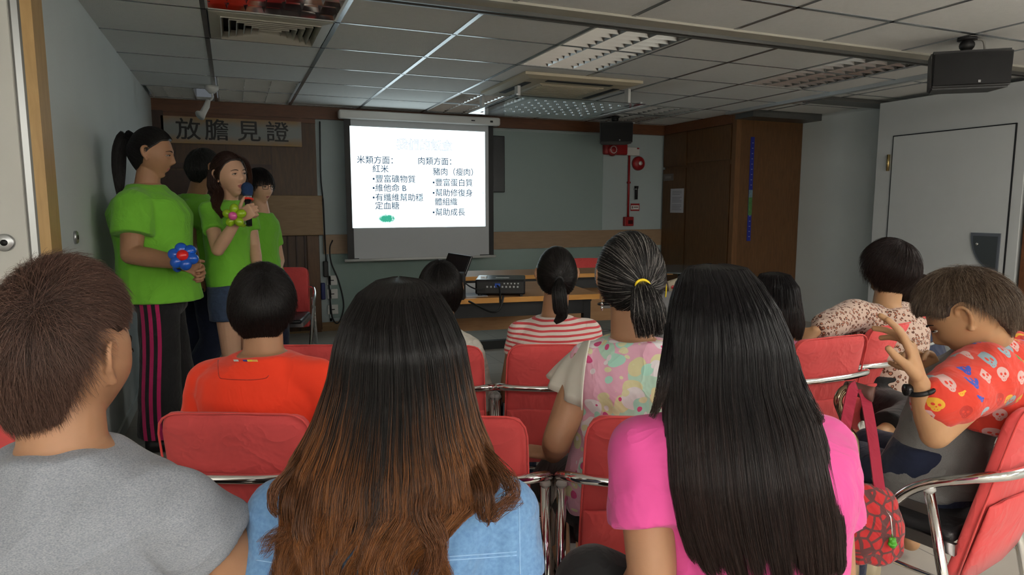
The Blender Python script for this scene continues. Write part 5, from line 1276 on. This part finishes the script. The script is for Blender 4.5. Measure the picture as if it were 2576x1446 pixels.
# 6 -- striped shirt
hd = HF(P(1400, 694, 2.52), -4, 6, 0, .92); nk = P(1392, 800, 2.50); rr, ff = fr(0)
j = dict(head=hd, neck=nk, phi=0, hip=nk - UP * .40, shL=P(1310, 838, 2.50), shR=P(1480, 836, 2.52), k=.90, vox=.006, bw=1.05, shirt=dict(mat=m_stripes(), sleeve=.35, sr=.058, sr2=.055, inf=.012, disp=.008), pants=dict(mat=MT['navy']))
t = person('person in a red and white striped shirt with a low black ponytail', j)
pulled_hair(hd, t, H_BLACK, (.06, -.98, -.10), 5000, (.084, .102, .120), lambda az: np.interp(az, [0, 45, 75, 95, 112, 135, 180], [-.72, -.66, -.46, -.1, .15, .42, .5]), .0006, .03, 12, H_BASE)
tp = P(1407, 706, 2.40)
bundle('ponytail', t, H_BLACK, [tp + ff * .02, tp, P(1406, 730, 2.37), P(1410, 775, 2.37), P(1412, 795, 2.37), P(1396, 812, 2.37)], [.010, .012, .026, .027, .020, .006], 900, .0006, 16, .002, .7)
bm = bmesh.new(); tube(bm, [tp + rr * math.cos(a) * .013 + UP * math.sin(a) * .013 for a in [2 * math.pi * q / 16 for q in range(17)]], .004, 8); obj('hair_tie', bm, MT['blackcloth'], t, True)
bm = bmesh.new(); 
# 7 -- cream top, bobbed black hair
hd = HF(P(1108, 730, 2.55), -8, 8, 0, .95); nk = P(1112, 838, 2.52)
j = dict(head=hd, neck=nk, phi=-6, hip=nk - UP * .42, k=.95, vox=.007, shR=P(1186, 885, 2.52), shL=P(1030, 885, 2.54), shirt=dict(mat=MT['cream'], sleeve=.9, sr=.055, sr2=.055, inf=.014, disp=.016, ds=.05), pants=dict(mat=MT['navy']))
t = person('person in a cream top with black hair partly hidden behind the ombre haired woman', j)
short_hair(hd, t, H_BLACK, 7000, .09, (-.1, -.35, .93), (.088, .104, .122), lambda az: np.interp(az, [0, 60, 95, 112, 135, 180], [-.86, -.80, -.5, .1, .45, .5]), .03, .1, .0006, 8, basem=H_BASE, edge=.035)
# 8 -- pink shirt with yellow dots
hd = HF(P(1952, 762, 2.60), -5, 8, 0, .95); nk = P(1962, 860, 2.60); rr, ff = fr(-20)
j = dict(head=hd, neck=nk, phi=0, hip=nk - UP * .42, k=.92, vox=.007, shirt=dict(mat=m_polka(), sleeve=.5, inf=.012), pants=dict(mat=MT['navy']))
t = person('person in a pink shirt with yellow dots half hidden behind the long dark hair', j)
rows = [(684, 1935, 1960, 2.6, .012), (690, 1915, 1985, 2.59, .06), (720, 1900, 2005, 2.57, .09), (770, 1893, 2012, 2.55, .10), (810, 1893, 2020, 2.54, .09), (860, 1900, 2012, 2.53, .07)]
long_hair(t, H_LONG, hd, rows, 4500, .0006, 20, 120, 0, .6, .2, clump=10)
# 9 -- leopard print
hd = HF(P(2238, 675, 2.85), -34, -8, 0, 1.02); nk = P(2228, 775, 2.85); rr, ff = fr(-15)
j = dict(head=hd, neck=nk, phi=-15, hip=P(2215, 1010, 2.85), shL=P(2140, 792, 2.75), shR=P(2275, 795, 2.95), elL=P(2070, 824, 2.62), ar=.8, wrL=P(2048, 834, 2.58), hL=dict(d=-fr(0)[0] * .8 - UP * .5, n=UP * .7 - fr(0)[1] * .6, curl=(25, 30, 20)), vox=.006, bw=1.1, skin=MT['skin_old'], lr=.8, knL=P(2300, 1052, 2.5), anL=P(2215, 1092, 2.35), anR=onz(2275, 1330, .09),
         shirt=dict(mat=m_leopard(), sleeve=1.0, sr=.082, sr2=.066, extra=[lambda b: capsule(b, P(2082, 822, 2.64), P(2066, 830, 2.60), .048, .042)], inf=.016, disp=.016), pants=dict(mat=MT['blackcloth'], len=.9), shoe=None)
t = person('person in a leopard print shirt with a dark bob, one arm on the next chair', j)
short_hair(hd, t, hairmat('dark plum hair', (.014, .008, .008), (.024, .014, .012)), 9000, .085, (0, -.2, .97), (.096, .114, .126), lambda az: np.interp(az, [0, 55, 90, 112, 135, 180], [-.80, -.78, -.62, -.15, .30, .42]), .05, .14, .0006, 8, basem=H_BASE, edge=.03)
bm = bmesh.new(); a0 = P(2200, 1080, 2.33); loft(bm, [(P(2168, 1068, 2.33), V((.02, .0, 0)), V((0, 0, .014))), (P(2185, 1088, 2.33), V((.035, .0, .0)), V((0, 0.02, .02))), (P(2215, 1108, 2.34), V((.035, 0, 0)), V((0, .02, .018)))]); obj('sandal', bm, MT['cream'], t, True)
bm = bmesh.new(); c = onz(2285, 1322, .0); a_ = cr_ * .9 - cf_ * .4; b_ = a_.cross(UP)
loft(bm, [(c - a_ * .12 + UP * .03, b_ * .025, UP * .028), (c - a_ * .06 + UP * .04, b_ * .042, UP * .038), (c + a_ * .04 + UP * .035, b_ * .045, UP * .034), (c + a_ * .10 + UP * .03, b_ * .038, UP * .028), (c + a_ * .125 + UP * .028, b_ * .02, UP * .02)])
obj('shoe', bm, MT.setdefault('beige', mat('beige shoe leather', (.50, .42, .28), .6)), t, True)
# 10 -- head behind
hd = HF(P(2303, 745, 3.15), -10, 6, 0, .92); nk = P(2308, 830, 3.15)
t = person('person of whom only the dark brown hair shows between two others at right', dict(head=hd, neck=nk, phi=-40, hip=nk - UP * .42, k=.92, vox=.008, shirt=dict(mat=MT['navy'], sleeve=.5), pants=dict(mat=MT['blackcloth'])))
short_hair(hd, t, hairmat('deep brown hair', (.022, .013, .010), (.045, .026, .018)), 5000, .08, (0, -.2, .97), (.088, .106, .122), hairline, .04, .15, .0007, 7, basem=H_BASE)
# 11 -- skull print scarf
hd = HF(P(2434, 792, 1.72), -52, 36, 0, 1.0); nk = P(2503, 870, 1.80); rr, ff = fr(-32); cr_ = fr(0)[0]; cf_ = fr(0)[1]
elL = P(2352, 1092, 1.56); wrL = P(2312, 962, 1.55); elR = P(2400, 1060, 1.90); wrR = P(2352, 950, 1.86)
sk = m_skull()
def drape(bm):
    capsule(bm, P(2480, 945, 1.66), P(2365, 1010, 1.56), .085, .062); capsule(bm, P(2450, 960, 1.64), P(2400, 1005, 1.56), .075, .060); capsule(bm, P(2530, 965, 1.84), P(2480, 940, 1.74), .09, .09)
    capsule(bm, P(2480, 1000, 1.74), P(2400, 1010, 1.62), .05, .04); capsule(bm, P(2540, 905, 1.86), P(2560, 980, 1.86), .085, .09); capsule(bm, P(2500, 900, 1.72), P(2570, 930, 1.74), .06, .08)
j = dict(head=hd, neck=nk, phi=-32, hip=P(2335, 1215, 1.93), curve=-.02, shL=P(2490, 955, 1.62), shR=P(2450, 930, 1.88), elL=elL, wrL=wrL, elR=elR, wrR=wrR, skin=MT['skin_old'], vox=.0036, bsm=1, nr=.052,
         hL=dict(d=UP * .90 - cr_ * .22 + cf_ * .1, n=cr_ * .80 + UP * .1 - cf_ * .55, curls=[(10, 14, 8), (16, 18, 10), (34, 24, 14), (44, 28, 16)], spread=3, side=-1, thumb=(30, 5), size=1.02),
         hR=dict(d=UP * .8 - cr_ * .55, n=cr_ * .6 + UP * .3 + cf_ * .5, curl=(40, 40, 20), side=1), ar=.86,
         lr=.82, knL=P(2165, 1165, 2.1), knR=P(2195, 1125, 2.22),
         shirt=dict(mat=MT['greyshirt'], sleeve=.35, inf=.014, disp=.02, ds=.08, lo=-.02, sr=.05), pants=dict(mat=MT['navy'], r=(.084, .068, .060), name='jeans'), shoe=MT['beige'] if 'beige' in MT else MT.setdefault('beige', mat('beige shoe leather', (.50, .42, .28), .6)), footdir=ff)
t = person('person bending forward with raised hands in a red scarf printed with coloured skulls', j)
bm = bmesh.new(); drape(bm)
loft(bm, [(nk - UP * .20 - ff * .05, rr * .17, ff * .13), (nk - UP * .12 - ff * .03, rr * .19, ff * .13), (nk - UP * .05, rr * .13, ff * .10), (nk + UP * .005 + ff * .01, rr * .075, ff * .068)])
mobj('skull_scarf', remeshed(bm, .006, 6, .014, .06), sk, t, True)
short_hair(hd, t, H_OLD, 20000, .055, (.0, -.35, .94), (.088, .112, .124), lambda az: np.interp(az, [0, 30, 45, 58, 68, 78, 96, 108, 128, 180], [-.80, -.70, -.48, -.2, .15, .38, .36, .15, .40, .46]), .11, .28, .00032, 7, basem=H_BASEBR)
bm = bmesh.new(); c = wrL.lerp(elL, .14); ax = (elL - wrL).normalized(); a_, b_ = basis(ax)
tube(bm, [c + a_ * math.cos(x) * .029 + b_ * math.sin(x) * .029 for x in [2 * math.pi * q / 24 for q in range(25)]], .006, 8); w = tag(obj('wristwatch', bm, MT['black'], None, True, tuple(c)), 'black linked wristwatch on the raised left wrist of the person in the skull scarf', 'watch')
bm = bmesh.new(); q = c - cr_ * .030; tube(bm, [q + cr_ * .004, q - cr_ * .008], .014, 16); o = obj('watch_case', bm, MT['blackgloss'], None, True); o.data.transform(Matrix.Translation(-c)); o.parent = w
# ------------------------------------------------------------------ standing group
MT['green_s'] = MT['green']
def strap_hem(): pass
# 12 -- young woman with ponytail, track trousers
hd = HF(P(383, 388, 3.36), 80, 6, 0, 1.08); nk = P(368, 468, 3.38); rr, ff = fr(68)
hp = V((nk.x, nk.y, .84)) + ff * .03
j = dict(head=hd, neck=nk, phi=68, hip=hp, seated=False, shR=P(338, 522, 3.24), shL=P(410, 520, 3.52), elR=P(330, 640, 3.20), wrR=P(450, 660, 3.16), elL=P(420, 650, 3.55), wrL=P(475, 668, 3.25), ar=1.22, bw=1.12, bd=1.5, curve=.0, vox=.005, nr=.062, skin=MT['skin_tan'],
         torso=[(-.10, .165, .128), (.0, .165, .125), (.18, .155, .118), (.38, .145, .112), (.58, .150, .118), (.74, .160, .125), (.87, .150, .100), (.95, .105, .065), (1.02, .066, .050)],
         hR=dict(d=cr_ * .9 - UP * .35 + cf_ * .2, n=UP * .6 - cf_ * .6, curl=(45, 50, 30)), hL=dict(d=cr_ * .9 - UP * .3 - cf_ * .2, n=UP * .3 + cf_ * .8, curl=(40, 45, 30)),
         knL=V((hp.x, hp.y, .46)) - rr * .09 + ff * .03, knR=V((hp.x, hp.y, .46)) + rr * .08 - ff * .01, anL=V((hp.x, hp.y, .09)) - rr * .09 + ff * .06, anR=V((hp.x, hp.y, .09)) + rr * .09 - ff * .03,
         shirt=dict(mat=MT['green'], sleeve=.60, sr=.078, sr2=.078, inf=.014, lo=-.2, disp=.012, ds=.14), pants=dict(mat=m_stripepants(ff, rr), r=(.098, .095, .11)), shoe=MT['black'])
j['bsm'] = 1; j['vox'] = .0036
t = person('person with a high ponytail in a lime green t-shirt and striped black trousers', j)
pulled_hair(hd, t, H_BLACK, (0, -.93, .36), 6000, (.084, .104, .124), lambda az: np.interp(az, [0, 45, 75, 92, 105, 130, 180], [-.70, -.62, -.42, .10, .28, .55, .66]), .0007, .03, 12, H_BASE)
tp = P(341, 352, 3.36)
bundle('ponytail', t, H_BLACK, [tp + ff * .04, tp, P(315, 340, 3.36), P(301, 375, 3.36), P(299, 430, 3.36), P(302, 490, 3.36)], [.014, .018, .03, .034, .032, .016], 1500, .0008, 18, .004, .9)
# 13 -- short haired helper behind
hd = HF(P(512, 425, 4.05), 38, 4, 0, 1.02); nk = P(490, 492, 4.08); rr, ff = fr(34); hp = V((nk.x, nk.y, .84))
j = dict(head=hd, neck=nk, phi=34, hip=hp, seated=False, vox=.006, bw=1.0, skin=MT['skin_tan'], shR=P(468, 530, 3.98), elR=P(478, 620, 3.9), wrR=P(492, 680, 3.8), shirt=dict(mat=MT['green'], sleeve=.55, sr=.064, sr2=.068, inf=.016, lo=-.2), pants=dict(mat=MT['navy'], len=.93, r=(.10, .08, .075)), shoe=MT['cream'], footdir=fr(60)[1],
         anR=V(tuple(onz(455, 1000, .08))), anL=V(tuple(onz(500, 985, .08))))
t = person('person with short grey black hair in lime green, standing behind the other helpers', j)
short_hair(hd, t, hairmat('faded black hair', (.022, .024, .022), (.03, .03, .028)), 5000, .05, (0, -.3, .95), (.086, .104, .122), hairline, .05, .15, .0008, 6, basem=H_BASE)
# 14 -- speaker with microphone
hd = HF(P(577, 441, 3.72), 118, -4, 4, 1.04); nk = P(575, 508, 3.76); rr, ff = fr(96); hp = V((nk.x, nk.y, .83)) + cr_ * .0
wr = P(600, 549, 3.455)
j = dict(head=hd, neck=nk, phi=96, hip=hp, seated=False, mouth=.006, vox=.0036, bw=.92, bd=1.0, ar=.86, lr=.92, nr=.045, bsm=1, skin=MT['skin_light'], shR=P(525, 528, 3.62), elR=P(548, 628, 3.50), wrR=wr, shL=P(622, 532, 3.86), elL=P(640, 620, 3.86), wrL=P(650, 690, 3.78),
         hR=dict(d=UP * .50 + cr_ * .80, n=-cf_ * .95 - cr_ * .1, curl=(62, 72, 45), side=-1, thumb=(55, 10), spread=2),
         shirt=dict(mat=MT['green'], sleeve=.55, sr=.060, sr2=.064, inf=.016, lo=-.2, disp=.012), pants=dict(mat=cloth('dark denim shorts', (.03, .05, .10), .5, 60), len=.25, r=(.098, .100, .1), name='denim_shorts'), shoe=MT['cream'])
t = person('person speaking into a blue headed microphone in a lime green t-shirt and denim shorts', j)
hl = lambda az: np.interp(az, [0, 60, 100, 120, 140, 180], [-.85, -.8, -.55, .15, .5, .6])
pulled_hair(hd, t, H_RED, (.25, -.80, -.55), 6500, (.085, .103, .125), lambda az: np.interp(az, [0, 60, 90, 105, 125, 150, 180], [-.8, -.7, -.45, .15, .48, .62, .66]), .0007, .05, 12, H_BASEBR)
bundle('side_hair', t, H_RED, [hd.w(.07, -.03, .03), hd.w(.085, -.03, -.05), P(548, 490, 3.66), P(540, 525, 3.60), P(560, 545, 3.58)], [.03, .036, .034, .028, .012], 1100, .0007, 18, .006, .8)
bundle('side_hair', t, H_RED, [hd.w(-.075, .0, .05), hd.w(-.088, .0, -.03), hd.w(-.09, .01, -.12), hd.w(-.075, .02, -.2)], [.018, .022, .022, .012], 600, .0007, 16, .004, .8)
bundle('fringe', t, H_RED, [hd.w(.01, .085, .105), hd.w(-.035, .100, .07), hd.w(-.062, .088, .01), hd.w(-.078, .06, -.05), hd.w(-.080, .045, -.09)], [.006, .013, .013, .010, .005], 420, .0007, 14, .002, .5)
mc = P(622, 478, 3.51); mb = P(627, 568, 3.48); ma = (mb - mc).normalized()
t = thing('microphone', 'handheld microphone with a blue foam head and red ring', 'microphone', mc)
bm = bmesh.new(); capsule(bm, mc - ma * .012, mc + ma * .012, .030, .028, 20); obj('foam_head', bm, mat('blue foam', (.015, .045, .13), .95, bump=.5, bscale=300), t, True)
bm = bmesh.new(); tube(bm, [mc + ma * .03, mb], [.0165, .0150], 16); obj('handle', bm, MT['blackgloss'], t, True)
bm = bmesh.new(); a_, b_ = basis(ma); tube(bm, [mc + ma * .052 + a_ * math.cos(x) * .024 + b_ * math.sin(x) * .024 for x in [2 * math.pi * q / 24 for q in range(25)]], .006, 8); obj('red_ring', bm, mat('bright red ring', (.65, .02, .01), .4), t, True)
bm = bmesh.new(); tube(bm, [mc + ma * .028, mc + ma * .056], .019, 16); obj('collar', bm, MT['alu'], t, True)
# 15 -- glasses
hd = HF(P(652, 470, 4.30), 116, 2, 0, 1.0); nk = P(660, 538, 4.33); rr, ff = fr(104); hp = V((nk.x, nk.y, .80))
j = dict(head=hd, neck=nk, phi=104, hip=hp, seated=False, vox=.006, k=.95, bw=.88, ar=.85, skin=MT['skin_light'], shL=P(682, 560, 4.40), wrL=P(690, 700, 4.3), wrR=P(640, 700, 4.1), shirt=dict(mat=MT['green'], sleeve=.6, sr=.06, sr2=.062, inf=.016, lo=-.2), pants=dict(mat=MT['navy']), shoe=MT['black'])
t = person('person with glasses and short black fringe in lime green standing furthest right', j)
short_hair(hd, t, H_BLACK, 6000, .060, (0, -.1, 1), (.086, .104, .124), lambda az: np.interp(az, [0, 60, 90, 105, 125, 180], [-.8, -.7, -.4, .0, .32, .42]), .03, .12, .0008, 7, basem=H_BASE, trim=.1, edge=.03)
g = thing('eyeglasses', 'thin dark rectangular eyeglasses on the person at the back right of the group', 'glasses', hd.w(0, .1, 0))
for s in (-1, 1):
    bm = bmesh.new(); pts = [hd.w(s * (.031 + x * .021), .094 - abs(x) * .004 - max(0, x) * .006, .000 + z * .013) for x, z in ((-1, 1), (0, 1.05), (1, 1), (1.05, 0), (.9, -1), (0, -1.05), (-.9, -1), (-1.02, 0), (-1, 1))]; tube(bm, pts, .0016, 6); obj('rim', bm, MT['black'], g, True)
    bm = bmesh.new(); tube(bm, [hd.w(s * .054, .086, .006), hd.w(s * .082, .05, .008), hd.w(s * .086, .0, .006)], .0016, 6); obj('temple_arm', bm, MT['black'], g, True)
bm = bmesh.new(); tube(bm, [hd.w(-.010, .098, .004), hd.w(.010, .098, .004)], .0015, 6); obj('bridge', bm, MT['black'], g, True)

# balloon flowers worn on the wrists
def balloon_flower(c, nrm, R_, pet, col, ccol, label, angs, cr=.026, wc=None, wa=None):
    t = thing('balloon_flower', label, 'balloon', c); nrm = nrm.normalized(); a, b = basis(nrm); m = mat('glossy balloon ' + label[:6], col, .22, coat=.5); m2 = mat('balloon centre ' + label[:6], ccol, .25, coat=.5)
    for an in angs:
        d = a * math.cos(an) + b * math.sin(an); bm = bmesh.new(); s = d.cross(nrm)
        ellip(bm, c + d * R_, (d * pet[0], s * pet[1], nrm * pet[1]), 14); obj('petal', bm, m, t, True)
    bm = bmesh.new(); ellip(bm, c + nrm * .022, (a * cr, b * cr, nrm * cr * .9), 12); obj('centre', bm, m2, t, True)
    bm = bmesh.new(); p_, q_ = basis(wa); tube(bm, [wc + p_ * math.cos(x) * .043 + q_ * math.sin(x) * .043 for x in [2 * math.pi * q / 20 for q in range(21)]], .009, 8); obj('wrist_ring', bm, m, t, True)
balloon_flower(P(461, 645, 3.06), -cf_ + UP * .35 + cr_ * .35, .036, (.031, .028), (.01, .10, .55), (.75, .015, .015), 'blue balloon flower with a red centre worn on a wrist', [2 * math.pi * q / 6 + .3 for q in range(6)], wc=P(449, 658, 3.15), wa=cr_ - UP * .15)
balloon_flower(P(590, 543, 3.40), -cf_, .036, (.027, .023), (.30, .50, .012), (.72, .10, .34), 'yellow green balloon flower with a pink centre beside the microphone hand', [2 * math.pi * q / 5 + math.pi / 2 for q in range(5)], .022, wc=P(597, 554, 3.46), wa=UP * .7 + cr_ * .6)

# ------------------------------------------------------------------ cane with bag at the right
t = thing('walking_stick', 'bronze walking stick with a brown grip standing between the right hand chairs', 'walking stick', V((P(2160, 985, 1.62).x, P(2160, 985, 1.62).y, 0)))
bm = bmesh.new(); tube(bm, smooth_path([P(2140, 972, 1.60), P(2118, 985, 1.60), P(2108, 1010, 1.60), P(2120, 1045, 1.61), P(2133, 1080, 1.62), P(2150, 1110, 1.62), P(2152, 1200, 1.62), P(2150, 1480, 1.62)], 6), .010, 12); obj('shaft', bm, mat('bronze tube', (.36, .27, .18), .18, metal=1), t, True)
bm = bmesh.new(); tube(bm, [P(2128, 972, 1.60), P(2140, 974, 1.60), P(2188, 990, 1.55), P(2198, 992, 1.545)], [.013, .016, .017, .0185], 16); obj('grip', bm, mat('brown rubber grip', (.10, .045, .035), .6), t, True)
for k_ in range(3):
    bm = bmesh.new(); b0 = P(2150, 1440, 1.62); b0 = V((b0.x, b0.y, .22)); an = k_ * 2.1; e = V((b0.x + .16 * math.cos(an), b0.y + .16 * math.sin(an), .01)); tube(bm, [b0, b0.lerp(e, .5) + UP * .03, e], .007, 8); obj('foot_prong', bm, MT['chrome'], t, True)
MT['strap'] = cloth('crimson strap', (.28, .012, .035), .1)
t = thing('handbag', 'red cloth bag hanging by crimson straps from the walking stick', 'bag', P(2190, 1310, 1.5))
def strap(pts, w):
    bm = bmesh.new(); prev = None; pts = smooth_path(pts, 6)
    for i, p in enumerate(pts):
        tg = (pts[min(i + 1, len(pts) - 1)] - pts[max(i - 1, 0)]).normalized(); s = tg.cross(cf_).normalized() * w / 2
        vs = [bm.verts.new(p - s), bm.verts.new(p + s), bm.verts.new(p + s + cf_ * .004), bm.verts.new(p - s + cf_ * .004)]
        if prev:
            for q in range(4): bm.faces.new((prev[q], prev[(q + 1) % 4], vs[(q + 1) % 4], vs[q]))
        prev = vs
    obj('strap', bm, MT['strap'], t)
strap([P(2155, 968, 1.555), P(2145, 985, 1.54), P(2128, 1070, 1.54), P(2110, 1180, 1.55), P(2120, 1260, 1.56)], .026)
strap([P(2168, 978, 1.555), P(2178, 1000, 1.545), P(2196, 1100, 1.52), P(2212, 1220, 1.50), P(2222, 1270, 1.50)], .024)
def bagmat():
    m = cloth('red patterned cloth', (.42, .02, .02), .2, 8, .7, 14); k = N_(m); c = k.coord(); v = k.vor(c, 40, 1, 'DISTANCE_TO_EDGE'); f = k.math('LESS_THAN', v.outputs['Distance'], .10); k.base(k.mix(f, (.42, .018, .02), (.10, .035, .035))); return m
bm = bmesh.new(); bc = P(2175, 1310, 1.52)
loft(bm, [(bc - UP * .085, cr_ * .075, cf_ * .045), (bc - UP * .075, cr_ * .088, cf_ * .055), (bc - UP * .02, cr_ * .088, cf_ * .055), (bc + UP * .02, cr_ * .084, cf_ * .05), (bc + UP * .05, cr_ * .070, cf_ * .035), (bc + UP * .075, cr_ * .05, cf_ * .025), (bc + UP * .085, cr_ * .03, cf_ * .015)])
mobj('bag_body', remeshed(bm, .006, 3, .016, .04), bagmat(), t, True)
bm = bmesh.new(); tube(bm, [P(2228, 1282, 1.47), P(2240, 1300, 1.46), P(2243, 1330, 1.46), P(2245, 1352, 1.46)], .0018, 6); obj('charm_chain', bm, MT['chrome'], t, True)
bm = bmesh.new()
for (du, dv, r_) in ((0, 0, .008), (-6, 6, .005), (6, 6, .005), (-5, -6, .004), (5, -6, .004), (0, 9, .007)): ellip(bm, P(2245 + du, 1362 + dv, 1.46), (cr_ * r_, cf_ * r_, UP * r_), 8)
obj('green_charm', bm, mat('green plastic charm', (.06, .30, .02), .3), t, True)
